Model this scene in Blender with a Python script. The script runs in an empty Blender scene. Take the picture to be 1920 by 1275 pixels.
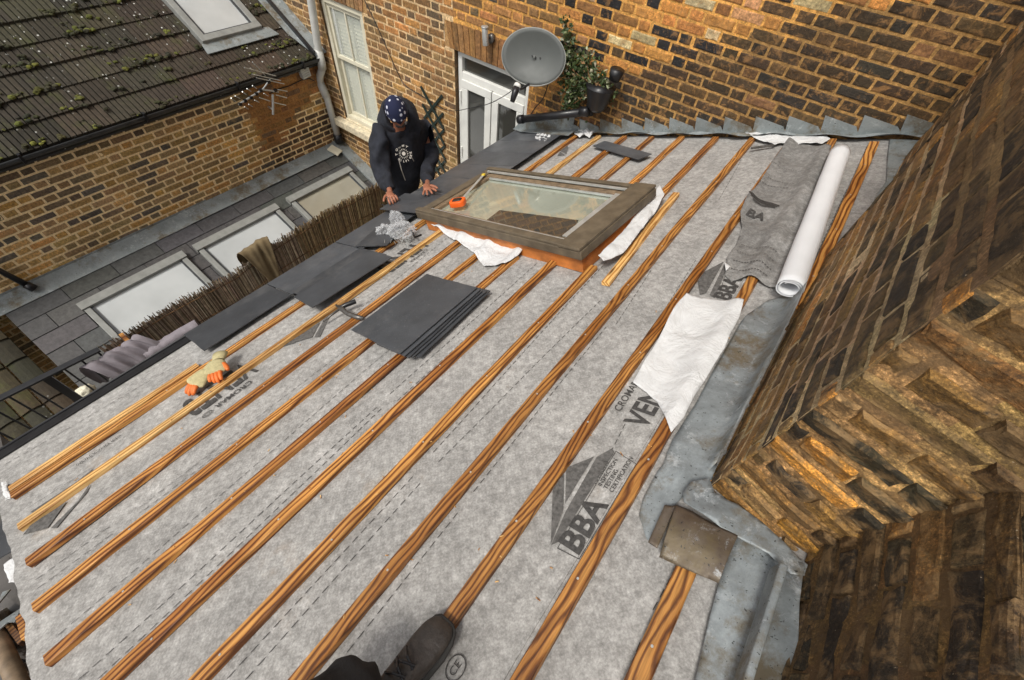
import bpy, bmesh, math, random
from mathutils import Vector as V, Matrix, noise, Euler
random.seed(7)
scene=bpy.context.scene
COL=scene.collection
PI=math.pi
# ---------------------------------------------------------------- camera model (frame: camera at origin, lifted at the end)
FPX=804.916; YAW,PIT,ROL=0.54528449,0.92444938,0.12537502
def camM():
    cy,sy=math.cos(YAW),math.sin(YAW); W=Matrix(((cy,sy,0),(-sy,cy,0),(0,0,1)))
    cp,sp=math.cos(PIT),math.sin(PIT); B=Matrix(((1,0,0),(0,-sp,-cp),(0,cp,-sp)))
    cr,sr=math.cos(ROL),math.sin(ROL); C=Matrix(((cr,-sr,0),(sr,cr,0),(0,0,1)))
    return C@B@W
CM=camM(); CMT=CM.transposed()
LIFT=6.2
S=math.radians(20); CS,SN=math.cos(S),math.sin(S); H0=1.35
NR=V((-SN,0,CS))
def ray(x,y): return (CMT@V((x-960,y-637.5,FPX))).normalized()
def roofpx(x,y,l=0):                      # picture point -> (u,y) on the new roof at height l
    r=ray(x,y); P=r*((-H0+l)/NR.dot(r))-NR*l
    return (P.x/CS,P.y)
def atX(x,y,X): r=ray(x,y); return r*(X/r.x)
def atY(x,y,Y): r=ray(x,y); return r*(Y/r.y)
def RP(u,y,h=0): return V((u*CS,y,u*SN-H0/CS))+NR*h
# ---------------------------------------------------------------- helpers
def link(name,me,parent=None,mats=()):
    o=bpy.data.objects.new(name,me); COL.objects.link(o)
    if parent: o.parent=parent
    for m in mats: me.materials.append(m)
    return o
def tag(o,label=None,cat=None,group=None,kind=None):
    if label:o['label']=label
    if cat:o['category']=cat
    if group:o['group']=group
    if kind:o['kind']=kind
    return o
def empty(name,loc,label,cat,group=None):
    o=bpy.data.objects.new(name,None); COL.objects.link(o); o.empty_display_size=.1
    o['base']=0; del o['base']
    BASE[o.name]=V(loc)
    return tag(o,label,cat,group)
BASE={}
class MB:
    def __init__(s): s.v=[];s.f=[];s.m=[];s.c=[];s.cur=(1,1,1)
    def add(s,vs,fs,mi=0):
        n=len(s.v); s.v+= [tuple(p) for p in vs]; s.c+=[s.cur]*len(vs)
        s.f+=[tuple(i+n for i in f) for f in fs]; s.m+=[mi]*len(fs); return n
    def hexa(s,p,mi=0):  # 8 pts: bottom 4 ccw, top 4 ccw
        s.add(p,[(3,2,1,0),(4,5,6,7),(0,1,5,4),(1,2,6,5),(2,3,7,6),(3,0,4,7)],mi)
    def box(s,c,sz,R=None,mi=0):
        c=V(c); hx,hy,hz=[a/2 for a in sz]
        p=[V((x*hx,y*hy,z*hz)) for z in(-1,1) for x,y in((-1,-1),(1,-1),(1,1),(-1,1))]
        if R is not None: p=[R@q for q in p]
        s.hexa([c+q for q in p],mi)
    def obox(s,a,b,w,t,up=V((0,0,1)),mi=0): # box along segment a-b
        a=V(a);b=V(b);d=(b-a).normalized();x=d.cross(up)
        if x.length<1e-4:x=V((1,0,0))
        x.normalize();z=x.cross(d).normalized()
        p=[]
        for k in(-1,1):
            for (q,e) in((a,-1),(a,1),(b,1),(b,-1)): p.append(q+x*(e*w/2)+z*(k*t/2))
        s.hexa(p,mi)
    def rbox(s,u0,u1,y0,y1,h0,h1,mi=0,rot=0,mid=None):
        p=[]
        cu,cy=mid or((u0+u1)/2,(y0+y1)/2)
        for h in(h0,h1):
            for u,y in((u0,y0),(u1,y0),(u1,y1),(u0,y1)):
                du,dy=u-cu,y-cy
                p.append(RP(cu+du*math.cos(rot)-dy*math.sin(rot),cy+du*math.sin(rot)+dy*math.cos(rot),h))
        s.hexa(p,mi)
    def prism(s,pts,off,mi=0): # polygon pts, extruded by vector off
        n=len(pts);pts=[V(p) for p in pts];off=V(off)
        s.add(pts+[p+off for p in pts],[tuple(range(n))[::-1],tuple(range(n,2*n))]+[(i,(i+1)%n,n+(i+1)%n,n+i) for i in range(n)],mi)
    def tube(s,pts,r,seg=8,mi=0,cap=True):
        pts=[V(p) for p in pts]; rs=r if isinstance(r,(list,tuple)) else [r]*len(pts)
        vs=[];x=None
        for i,p in enumerate(pts):
            d=(pts[min(i+1,len(pts)-1)]-pts[max(i-1,0)]).normalized()
            if x is None:
                x=d.orthogonal().normalized()
            else:
                x=(x-d*x.dot(d)); x=x.normalized() if x.length>1e-5 else d.orthogonal().normalized()
            y=d.cross(x)
            for k in range(seg):
                a=2*PI*k/seg; vs.append(p+(x*math.cos(a)+y*math.sin(a))*rs[i])
        fs=[]
        for i in range(len(pts)-1):
            for k in range(seg):
                a=i*seg+k;b=i*seg+(k+1)%seg; fs.append((a,b,b+seg,a+seg))
        if cap: fs.append(tuple(range(seg))[::-1]); fs.append(tuple((len(pts)-1)*seg+k for k in range(seg)))
        s.add(vs,fs,mi)
    def build(s,name,mats,parent=None,smooth=False,bevel=0,colors=False):
        me=bpy.data.meshes.new(name); me.from_pydata(s.v,[],s.f)
        if not isinstance(mats,(list,tuple)): mats=[mats]
        o=link(name,me,parent,mats)
        me.polygons.foreach_set('material_index',s.m)
        bm=bmesh.new();bm.from_mesh(me);bmesh.ops.recalc_face_normals(bm,faces=bm.faces);bm.to_mesh(me);bm.free()
        if colors:
            at=me.color_attributes.new('col','FLOAT_COLOR','POINT')
            flat=[]
            for c in s.c: flat+=[c[0],c[1],c[2],1]
            at.data.foreach_set('color',flat)
        if smooth: me.polygons.foreach_set('use_smooth',[True]*len(me.polygons))
        if bevel:
            b=o.modifiers.new('bevel','BEVEL');b.width=bevel;b.segments=2;b.limit_method='ANGLE';b.angle_limit=math.radians(40)
        me.update();return o
# ---------------------------------------------------------------- materials
class NT:
    def __init__(s,name):
        s.m=bpy.data.materials.new(name);s.m.use_nodes=True;s.t=s.m.node_tree;s.n=s.t.nodes;s.b=s.n['Principled BSDF']
        s.b.inputs['Roughness'].default_value=.8; s._c=None
    def new(s,t,**k):
        n=s.n.new(t)
        for a,b in k.items(): setattr(n,a,b)
        return n
    def l(s,a,b): s.t.links.new(a,b)
    def coord(s,kind='Object',scale=(1,1,1),rnd=False,rot=(0,0,0)):
        c=s.new('ShaderNodeTexCoord').outputs[kind]
        m=s.new('ShaderNodeMapping');m.inputs['Scale'].default_value=scale;m.inputs['Rotation'].default_value=rot;s.l(c,m.inputs['Vector'])
        if rnd:
            oi=s.new('ShaderNodeObjectInfo');mu=s.new('ShaderNodeVectorMath',operation='SCALE');mu.inputs[0].default_value=(13.1,27.7,9.3)
            s.l(oi.outputs['Random'],mu.inputs['Scale']);s.l(mu.outputs[0],m.inputs['Location'])
        return m.outputs[0]
    def noise(s,sc,detail=4,rough=.6,vec=None,dist=0):
        n=s.new('ShaderNodeTexNoise');n.inputs['Scale'].default_value=sc;n.inputs['Detail'].default_value=detail
        n.inputs['Roughness'].default_value=rough;n.inputs['Distortion'].default_value=dist
        s.l(vec or s.coord(),n.inputs['Vector']);return n.outputs['Fac']
    def ramp(s,fac,stops,interp='LINEAR'):
        r=s.new('ShaderNodeValToRGB');r.color_ramp.interpolation=interp;e=r.color_ramp.elements
        while len(e)<len(stops): e.new(.5)
        for i,(p,c) in enumerate(stops):
            e[i].position=p;e[i].color=(c,c,c,1) if not isinstance(c,(tuple,list)) else tuple(c)+(1,)
        s.l(fac,r.inputs[0]);return r.outputs[0]
    def mix(s,a,b,fac,mode='MIX'):
        n=s.new('ShaderNodeMix',data_type='RGBA',blend_type=mode)
        for v,i in((fac,0),(a,6),(b,7)):
            if hasattr(v,'is_linked') or hasattr(v,'links'): s.l(v,n.inputs[i])
            elif i==0:n.inputs[0].default_value=v
            else:n.inputs[i].default_value=tuple(v)+(1,) if isinstance(v,(tuple,list)) else (v,v,v,1)
        return n.outputs[2]
    def math(s,op,a,b=0,c=0):
        n=s.new('ShaderNodeMath',operation=op)
        for i,v in enumerate((a,b,c)):
            if hasattr(v,'links'): s.l(v,n.inputs[i])
            else:n.inputs[i].default_value=v
        return n.outputs[0]
    def color(s,c):
        if hasattr(c,'links'): s.l(c,s.b.inputs['Base Color'])
        else:s.b.inputs['Base Color'].default_value=tuple(c)+(1,)
    def rough(s,r):
        if hasattr(r,'links'): s.l(r,s.b.inputs['Roughness'])
        else:s.b.inputs['Roughness'].default_value=r
    def bump(s,h,strength=.5,dist=.01):
        b=s.new('ShaderNodeBump');b.inputs['Strength'].default_value=strength;b.inputs['Distance'].default_value=dist
        s.l(h,b.inputs['Height'])
        if s.b.inputs['Normal'].links: s.l(s.b.inputs['Normal'].links[0].from_socket,b.inputs['Normal'])
        s.l(b.outputs[0],s.b.inputs['Normal'])
def simple(name,col,rough=.6,metal=0,var=.15,sc=12,bump=0.0,bsc=60,coat=0):
    n=NT(name);nz=n.noise(sc,5)
    lo=tuple(c*(1-var) for c in col);hi=tuple(min(1,c*(1+var)) for c in col)
    n.color(n.ramp(nz,[(.3,lo),(.7,hi)]));n.rough(rough);n.b.inputs['Metallic'].default_value=metal
    n.rough(n.ramp(n.noise(sc*1.7,4),[(.3,max(0,rough-.08)),(.7,min(1,rough+.1))]))
    if bump: n.bump(n.noise(bsc,4),bump,.004)
    if coat: n.b.inputs['Coat Weight'].default_value=coat
    return n.m
def brickmat(name,smear=(.4,.25,.1),amt=.25,grime=(.6,1.15),spk=.15,moss=0,rs=1.0,grit=.0,soot=0,con=1.0):
    n=NT(name);a=n.new('ShaderNodeAttribute',attribute_name='col').outputs['Color']
    c1=n.coord()
    c=n.mix(a,n.ramp(n.noise(42*rs,6,.75,c1),[(.28,1-.65*con),(.5,.95),(.72,1+.75*con)]),1,'MULTIPLY')
    c=n.mix(c,n.ramp(n.noise(150*rs,3,.8,c1),[(.3,.55-.25*grit),(.55,1.0),(.75,1.6+.8*grit)]),.75+.2*grit,'MULTIPLY')
    sm=n.ramp(n.noise(16*rs,7,.72,c1,.6),[(.56-amt*.25,0),(.66-amt*.2,1)])
    c=n.mix(c,smear,n.math('MULTIPLY',sm,min(1,.35+amt)))
    c=n.mix(c,(.012,.010,.008),n.ramp(n.noise(30,6,.8,c1,1.2),[(.62,0),(.70,spk*2)]))
    c=n.mix(c,n.ramp(n.noise(1.7,5,.65,c1),[(.3,grime[0]),(.7,grime[1])]),1,'MULTIPLY')
    if soot: c=n.mix(c,(.016,.012,.009),n.ramp(n.noise(5.5,8,.8,c1,.6),[(.54,0),(.63,soot)]))
    if moss: c=n.mix(c,(.05,.045,.015),n.ramp(n.noise(3.5,6,.75,c1),[(.52,0),(.66,moss)]))
    c=n.mix(c,(.75,.6,.42),n.ramp(n.noise(230,2,.5,c1),[(.73,0),(.78,.6)]))
    n.color(c);n.rough(n.ramp(n.noise(20,4,.6,c1),[(.3,.6),(.7,.95)]));n.bump(n.noise(70*rs,6,.75,c1),.9,.006);n.bump(n.noise(18*rs,4,.6,c1),.5,.01);return n.m
M={}
M['brick']=brickmat('stock_brick',amt=.15,grime=(.7,1.15),smear=(.50,.26,.09))
M['mortar']=brickmat('lime_mortar',amt=0,spk=.1,grime=(.7,1.15))
M['mortar_left']=brickmat('cream_raised_mortar',amt=0,spk=0,grime=(.9,1.1),con=.35)
M['brick_left']=brickmat('yellow_stock_brick',smear=(.45,.3,.14),amt=.1,grime=(.65,1.2))
M['brick_old']=brickmat('weathered_chimney_brick',smear=(.30,.185,.08),amt=.34,grime=(.35,1.5),spk=.5,moss=.45,rs=1.0,grit=1.0,soot=.85)
M['mortar_old']=brickmat('weathered_mortar',smear=(.15,.09,.04),amt=.45,grime=(.4,1.4),spk=.35,moss=.15,grit=1.0,soot=.6)
def woodmat(name,light,mid,dark,huevar=True,fig=0.0):
    n=NT(name);c=n.coord('Object',(1,1,1),True)
    nz=n.noise(1.0,3,.5,n.coord('Object',(7,1.3,7),True))
    m=n.new('ShaderNodeVectorMath',operation='MULTIPLY');n.l(c,m.inputs[0]);m.inputs[1].default_value=(1,.11,1)
    ad=n.new('ShaderNodeVectorMath',operation='ADD');n.l(m.outputs[0],ad.inputs[0])
    cb=n.new('ShaderNodeCombineXYZ');n.l(n.math('MULTIPLY',nz,.06+.10*fig),cb.inputs[0]);n.l(n.math('MULTIPLY',n.noise(.9,2,.5,n.coord('Object',(3,1.6+.8*fig,3),True)),.13+.10*fig),cb.inputs[2]);n.l(cb.outputs[0],ad.inputs[1])
    w=n.new('ShaderNodeTexWave',wave_type='RINGS',rings_direction='Y');w.inputs['Scale'].default_value=17+9*fig;w.inputs['Distortion'].default_value=2.0+1.6*fig
    w.inputs['Detail'].default_value=4;w.inputs['Detail Scale'].default_value=2.2;w.inputs['Detail Roughness'].default_value=.5
    n.l(ad.outputs[0],w.inputs['Vector'])
    col=n.ramp(w.outputs['Fac'],[(0,light),(.3,light),(.6,mid),(.85,tuple(.5*(a+b) for a,b in zip(mid,dark))),(1,dark)])
    fine=n.noise(1.0,4,.7,n.coord('Object',(160,5,160),True))
    col=n.mix(col,n.ramp(fine,[(.3,.55),(.5,1.0),(.7,1.35)]),.9,'MULTIPLY')
    oi=n.new('ShaderNodeObjectInfo')
    if huevar:
        col=n.mix(col,n.ramp(oi.outputs['Random'],[(0,(.66,.55,.48)),(.3,(1,.95,.9)),(.6,(1.12,1.03,.95)),(.8,(.8,.68,.6)),(1,(1.15,1.08,1.0))]),1,'MULTIPLY')
    patch=n.noise(1.0,3,.6,n.coord('Object',(9,1.6,9),True))
    col=n.mix(col,n.ramp(patch,[(.35,(.5,.36,.26)),(.55,(1,1,1)),(.75,(1.35,1.3,1.15))]),.8,'MULTIPLY')
    kn=n.new('ShaderNodeTexVoronoi');kn.inputs['Scale'].default_value=1;n.l(n.coord('Object',(11,1.9,11),True),kn.inputs['Vector'])
    col=n.mix(col,(.035,.014,.005),n.ramp(kn.outputs['Distance'],[(.06,.85),(.12,0)]))
    n.color(col);n.rough(n.ramp(patch,[(.3,.35),(.7,.6)]));n.bump(w.outputs['Fac'],.25,.002);return n.m
M['wood']=woodmat('treated_batten_wood',(.56,.29,.080),(.38,.16,.036),(.11,.036,.009))
M['wood_fig']=woodmat('bold_grained_batten_wood',(.47,.22,.055),(.31,.125,.028),(.115,.040,.011),False,.45)
M['wood_pale']=woodmat('new_pale_batten_wood',(.74,.50,.21),(.60,.35,.11),(.32,.145,.035))
M['wood_red']=simple('orange_upstand_timber',(.50,.165,.035),.55,var=.4,sc=9,bump=.3)
M['wood_old']=woodmat('old_timber',(.25,.14,.06),(.16,.08,.03),(.06,.025,.01),False)
def underlay(name,base=.36,weave=True):
    n=NT(name);c=n.coord()
    a=n.ramp(n.noise(34,6,.8,c),[(.28,tuple(base*k for k in(.52,.50,.475))),(.5,tuple(base*k for k in(.96,.93,.89))),(.72,tuple(base*k for k in(1.55,1.51,1.46)))])
    a=n.mix(a,n.ramp(n.noise(4.5,4,.6,c),[(.3,.80),(.7,1.14)]),1,'MULTIPLY')
    a=n.mix(a,n.ramp(n.noise(170,2,.6,c),[(.3,.8),(.7,1.2)]),.7,'MULTIPLY')
    a=n.mix(a,(.30,.20,.11),n.ramp(n.noise(2.2,5,.7,c),[(.62,0),(.74,.35)]))
    if weave:
        w1=n.new('ShaderNodeTexWave');w1.inputs['Scale'].default_value=26;n.l(n.coord('Object',(1,1,1),rot=(0,0,.75)),w1.inputs['Vector'])
        w2=n.new('ShaderNodeTexWave');w2.inputs['Scale'].default_value=26;n.l(n.coord('Object',(1,1,1),rot=(0,0,-.75)),w2.inputs['Vector'])
        g=n.math('MULTIPLY',w1.outputs['Fac'],w2.outputs['Fac'])
        a=n.mix(a,n.ramp(g,[(0,.92),(.5,1.05)]),.7,'MULTIPLY');n.bump(g,.12,.001)
    n.color(a);n.rough(.85);n.bump(n.noise(1.0,5,.6,n.coord('Object',(9,2.0,9))),.8,.02);n.bump(n.noise(9,4,.55,c),.45,.012);n.bump(n.noise(60,4,.7,c),.3,.002);return n.m
M['underlay']=underlay('grey_breather_underlay',.36)
M['underlay2']=underlay('loose_underlay_top',.23)
def felt():
    n=NT('white_felt');c=n.coord();n.color(n.mix(n.ramp(n.noise(7,6,.6,c),[(.3,(.60,.60,.60)),(.7,(.72,.72,.72))]),(.45,.42,.36),n.ramp(n.noise(11,6,.8,c),[(.62,0),(.75,.5)])));n.rough(.85)
    n.bump(n.noise(7,5,.6,c,.8),1,.02);n.bump(n.noise(38,5,.7,c),.5,.004);return n.m
M['white_felt']=felt()
M['print']=simple('printed_black_ink',(.055,.052,.05),.8,var=.5,sc=90)
M['print_grey']=simple('printed_grey_ink',(.11,.105,.10),.85,var=.5,sc=70)
def slatem(name,c0,rgh=.42,var=.22):
    n=NT(name);c=n.coord('Object',(1,1,1),True);oi=n.new('ShaderNodeObjectInfo')
    a=n.ramp(n.noise(5,5,.6,c),[(.3,tuple(k*(1-var) for k in c0)),(.7,tuple(k*(1+var) for k in c0))])
    a=n.mix(a,n.ramp(oi.outputs['Random'],[(0,.72),(1,1.35)]),1,'MULTIPLY')
    a=n.mix(a,(.3,.3,.3),n.ramp(n.noise(120,3,.6,c),[(.66,0),(.74,.5)]))
    a=n.mix(a,(.22,.21,.20),n.ramp(n.noise(2.6,7,.75,c),[(.50,0),(.72,.35)]))
    n.color(a);n.rough(n.ramp(n.noise(3,5,.6,c),[(.3,rgh-.1),(.7,rgh+.15)]));n.bump(n.noise(90,4,.6,c),.3,.002);n.bump(n.noise(6,5,.6,c),.4,.006);return n.m
M['slate']=slatem('grey_fibre_slate',(.062,.066,.073))
M['slate_brown']=slatem('weathered_slate',(.085,.078,.072),.5)
def attrmat(name,rgh=.85,moss=0,dots=0,bump=.6):
    n=NT(name);a=n.new('ShaderNodeAttribute',attribute_name='col').outputs['Color'];c=n.coord()
    a=n.mix(a,n.ramp(n.noise(25,6,.7,c),[(.3,.6),(.7,1.4)]),1,'MULTIPLY')
    if moss:a=n.mix(a,(.07,.085,.012),n.ramp(n.noise(4,6,.75,c),[(.54,0),(.66,moss)]))
    if dots:
        v=n.new('ShaderNodeTexVoronoi');v.inputs['Scale'].default_value=16;n.l(c,v.inputs['Vector'])
        k=n.math('MULTIPLY',n.ramp(v.outputs['Distance'],[(.10,1),(.17,0)]),n.ramp(n.noise(1.1,3,.5,c),[(.50,0),(.58,dots)]))
        a=n.mix(a,(.62,.62,.58),k)
    n.color(a);n.rough(rgh);n.bump(n.noise(60,5,.7,c),bump,.005);return n.m
M['tile']=attrmat('mossy_concrete_tile',.85,.35,.9)
M['slate_attr']=attrmat('neighbour_slate',.55,0,0,.15)
def leadm(name,a0,b0,c0,rough=.5):
    n=NT(name);c=n.coord()
    a=n.ramp(n.noise(5,7,.75,c,.3),[(.28,a0),(.5,b0),(.72,c0)])
    a=n.mix(a,(.55,.58,.60),n.ramp(n.noise(9,9,.85,c,.35),[(.55,0),(.66,.8)]))
    a=n.mix(a,(.15,.115,.065),n.ramp(n.noise(4.1,7,.75,c),[(.50,0),(.62,.85)]))
    a=n.mix(a,(.03,.03,.03),n.ramp(n.noise(85,3,.7,c),[(.64,0),(.68,.9)]))
    n.color(a);n.rough(n.ramp(n.noise(6,5,.6,c),[(.3,rough-.15),(.7,rough+.15)]));n.b.inputs['Metallic'].default_value=.25
    n.bump(n.noise(7,4,.6,c),.5,.012);n.bump(n.noise(50,4,.7,c),.25,.002);return n.m
M['lead']=leadm('weathered_lead',(.13,.14,.145),(.25,.275,.285),(.40,.44,.46))
M['lead_pale']=leadm('grey_lead_flashing',(.19,.215,.215),(.27,.30,.305),(.34,.37,.375),.6)
M['lead_brown']=leadm('stained_brown_lead',(.07,.05,.035),(.13,.10,.075),(.19,.16,.13),.5)
M['pvc']=simple('white_painted_frame',(.78,.78,.74),.4,var=.05)
M['cream']=simple('cream_paint',(.70,.66,.52),.5,var=.1,sc=5)
M['paint_old']=simple('flaking_cream_paint',(.66,.58,.42),.7,var=.28,sc=22,bump=.6)
M['pipe']=simple('grey_white_pipe',(.56,.56,.53),.45,var=.12,sc=6)
M['black']=simple('black_plastic',(.014,.014,.016),.35,var=.3)
M['black_metal']=simple('black_painted_metal',(.018,.018,.02),.45,var=.3)
M['gutter_grey']=simple('weathered_black_gutter',(.045,.048,.052),.45,var=.35,sc=8)
def glassm(name,c,r=.04,spec=.8):
    n=NT(name);n.color(n.ramp(n.noise(2,3),[(.3,tuple(k*.9 for k in c)),(.7,tuple(k*1.1 for k in c))]));n.rough(r);n.b.inputs['Specular IOR Level'].default_value=spec
    n.b.inputs['Coat Weight'].default_value=.6;n.b.inputs['Coat Roughness'].default_value=.02;return n.m
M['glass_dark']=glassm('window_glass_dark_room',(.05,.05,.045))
M['glass_blind']=glassm('frosted_skylight_glass',(.47,.49,.49),.25,.5)
M['glass_tan']=glassm('skylight_glass_over_blind',(.30,.28,.22),.15,.5)
M['glass_win']=glassm('roof_window_glass',(.50,.53,.43),.05,1.0);M['glass_win'].node_tree.nodes['Principled BSDF'].inputs['Metallic'].default_value=.38
M['frame_brown']=simple('brown_grey_window_cladding',(.125,.098,.065),.55,var=.3,sc=14,bump=.25)
M['frame_in']=simple('weathered_sash_brown',(.20,.14,.085),.6,var=.4,sc=22)
M['alu']=simple('silver_glazing_bead',(.55,.57,.56),.35,.5,var=.15)
M['frame_grey']=simple('grey_skylight_cladding',(.25,.255,.24),.5,var=.15)
M['dish']=simple('grey_dish_paint',(.085,.092,.088),.55,var=.1,sc=5)
M['orange']=simple('orange_plastic',(.85,.13,.015),.35,var=.06)
M['yellow']=simple('yellow_plastic',(.75,.55,.04),.4)
M['steel']=simple('worn_steel',(.16,.15,.14),.4,.7,var=.4,sc=40)
M['reed']=attrmat('dried_reed',.85,0,0,.3)
M['greentr']=simple('dark_green_trellis_paint',(.014,.026,.022),.5,var=.3)
M['cloth_grey']=simple('grey_fabric_cover',(.24,.215,.235),.9,var=.2,sc=9,bump=.3,bsc=200)
M['cloth_olive']=simple('khaki_jacket_fabric',(.17,.125,.065),.9,var=.35,sc=7,bump=.3,bsc=150)
M['navy']=simple('dark_navy_hoodie_fabric',(.016,.018,.026),.92,var=.45,sc=14,bump=.35,bsc=260)
M['trouser']=simple('black_work_trousers',(.020,.018,.018),.9,var=.35,sc=10,bump=.4,bsc=120)
M['skin']=simple('skin',(.36,.145,.085),.5,var=.12,sc=30,bump=.15,bsc=200)
M['beard']=simple('grey_beard',(.10,.10,.10),.9,var=.4,sc=80)
M['white_cloth']=simple('white_cotton',(.7,.7,.7),.9,var=.06)
M['boot']=simple('worn_black_leather',(.045,.037,.032),.48,var=.5,sc=26,bump=.5,bsc=90)
M['sole']=simple('rubber_sole',(.03,.028,.026),.75)
M['glove_knit']=simple('cream_knit_glove',(.50,.44,.24),.9,var=.15,sc=60,bump=.5,bsc=300)
M['glove_orange']=simple('orange_latex_coating',(.72,.17,.03),.55,var=.15,sc=30)
M['concrete']=simple('terrace_concrete',(.28,.27,.25),.85,sc=5,bump=.3)
M['ply']=simple('roof_deck_timber',(.25,.14,.06),.8,var=.3)
M['leaf']=attrmat('ivy_leaf',.5,0,0,.1)
M['logo']=simple('cream_print',(.5,.47,.42),.8,var=.15)
M['louvre']=simple('cream_shutter',(.60,.58,.46),.5,var=.06)
def bag():
    n=NT('clear_plastic_bag');n.color((.75,.76,.78));n.rough(.12);n.b.inputs['Alpha'].default_value=.28;n.bump(n.noise(18,5,.7),1,.02);return n.m
M['bag']=bag()
def bandana():
    n=NT('navy_spotted_bandana');c=n.coord()
    v=n.new('ShaderNodeTexVoronoi');v.inputs['Scale'].default_value=21;v.inputs['Randomness'].default_value=.55;n.l(c,v.inputs['Vector'])
    n.color(n.mix((.008,.012,.045),(.6,.62,.72),n.ramp(v.outputs['Distance'],[(.24,1),(.30,0)])));n.rough(.9);return n.m
M['bandana']=bandana()
# ---------------------------------------------------------------- brick walls
def vary(c,k=.25):
    f=1+random.uniform(-k,k); return tuple(max(0,x*f*(1+random.uniform(-.06,.06))) for x in c)
def brickwall(name,O,U,W,w,h,pal,mort,mats,parent,holes=(),seed=1,course=.075,warp=None,prot=.005,jit=.0022,joint=.010,mortfn=None,flip=False,vj=None,tilt=0):
    random.seed(seed);O=V(O);vj=joint if vj is None else vj;U=V(U);W=V(W);n=U.cross(W)
    if flip:n=-n
    wp=warp or (lambda p:p)
    mb=MB()
    rows=int(h/course)+1;per=.342
    for j in range(rows):
        z0=j*course+joint/2;z1=min(h,(j+1)*course-joint/2)
        if z1-z0<.02: continue
        a=-(.171 if j%2 else 0)-random.uniform(0,.02);k=0
        while a<w:
            L=(.228 if k%2==0 else .114);k+=1
            b=a+L; lo,hi=a+vj/2,b-vj/2;a=b
            if random.random()<.04: hi-=.01
            segs=[(max(0,lo),min(w,hi))]
            for (hu0,hu1,hv0,hv1) in holes:
                if z1>hv0+.01 and z0<hv1-.01:
                    ns=[]
                    for s0,s1 in segs:
                        if s1<=hu0 or s0>=hu1: ns.append((s0,s1))
                        else:
                            if s0<hu0: ns.append((s0,hu0))
                            if s1>hu1: ns.append((hu1,s1))
                    segs=ns
            for s0,s1 in segs:
                if s1-s0<.022: continue
                P=O+U*((s0+s1)/2)+W*((z0+z1)/2)
                mb.cur=pal(P)
                pr=prot*random.uniform(.3,1.5)
                nx=max(2,int((s1-s0)/.045)+1)
                ring=[(s0+(s1-s0)*i/nx,z0) for i in range(nx)]+[(s1,z0+(z1-z0)*i/2) for i in range(2)]+[(s1-(s1-s0)*i/nx,z1) for i in range(nx)]+[(s0,z1-(z1-z0)*i/2) for i in range(2)]
                ring=[(x+random.uniform(-jit,jit),y+random.uniform(-jit,jit)) for x,y in ring]
                cx,cz=(s0+s1)/2,(z0+z1)/2
                m=len(ring)
                vs=[wp(O+U*x+W*y-n*.004) for x,y in ring]
                def ins(x,y,d):
                    dx=cx-x;dy=cz-y
                    return x+math.copysign(min(d,abs(dx)*.5),dx),y+math.copysign(min(d,abs(dy)*.6),dy)
                tl=random.uniform(-.002,.002)
                vs+=[wp(O+U*ins(x,y,.0025)[0]+W*ins(x,y,.0025)[1]+n*(pr*.65)) for x,y in ring]
                vs+=[wp(O+U*ins(x,y,.009)[0]+W*ins(x,y,.009)[1]+n*(pr+tl*((x-cx)/.1)+random.uniform(-.0008,.0008))) for x,y in ring]
                fs=[]
                for q in(0,1):
                    for i in range(m): fs.append((q*m+i,q*m+(i+1)%m,q*m+m+(i+1)%m,q*m+m+i))
                fs.append(tuple(2*m+i for i in range(m)))
                mb.add(vs,fs,0)
    # mortar bed cells
    us=sorted(set([0,w]+[x for q in holes for x in q[:2] if 0<x<w]));vsn=sorted(set([0,h]+[x for q in holes for x in q[2:] if 0<x<h]))
    def dense(l,st):
        o=[]
        for a,b in zip(l,l[1:]):
            k=max(1,int((b-a)/st));o+=[a+(b-a)*i/k for i in range(k)]
        return o+[l[-1]]
    us=dense(us,.15);vsn=dense(vsn,.15)
    for i in range(len(us)-1):
        for j in range(len(vsn)-1):
            cu,cv=(us[i]+us[i+1])/2,(vsn[j]+vsn[j+1])/2
            if any(q[0]<cu<q[1] and q[2]<cv<q[3] for q in holes): continue
            P=O+U*cu+W*cv;mb.cur=mortfn(P) if mortfn else mort
            mb.add([wp(O+U*x+W*y) for x,y in((us[i],vsn[j]),(us[i+1],vsn[j]),(us[i+1],vsn[j+1]),(us[i],vsn[j+1]))],[(0,1,2,3)],1)
    return mb,lambda:mb.build(name,mats,parent,colors=True)
R_=random.random
def pick(l):
    r=R_()*sum(w for w,_ in l)
    for w,c in l:
        r-=w
        if r<=0:return vary(c)
    return vary(l[-1][1])
YR=3.779
def pal_rear(P):
    x,z=P.x,P.z
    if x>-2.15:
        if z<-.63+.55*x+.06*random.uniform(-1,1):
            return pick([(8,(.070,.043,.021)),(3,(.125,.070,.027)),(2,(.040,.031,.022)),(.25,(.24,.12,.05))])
        return pick([(3.2,(.022,.021,.022)),(4,(.62,.27,.070)),(1.3,(.72,.53,.30)),(2.2,(.34,.16,.05)),(.8,(.55,.28,.13)),(1.2,(.12,.07,.03))])
    if z<-1.9 and x<-3.4: return pick([(4,(.36,.21,.085)),(3,(.27,.15,.065)),(2,(.17,.11,.06)),(2,(.46,.24,.08))])
    return pick([(4,(.38,.19,.065)),(3,(.29,.155,.06)),(1.5,(.15,.10,.055)),(2.5,(.52,.24,.075)),(.5,(.07,.06,.05))])
def mort_rear(P):
    if P.x<-3.4: return (.80,.56,.30)
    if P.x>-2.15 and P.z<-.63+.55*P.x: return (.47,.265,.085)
    return (.82,.42,.105)
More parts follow.
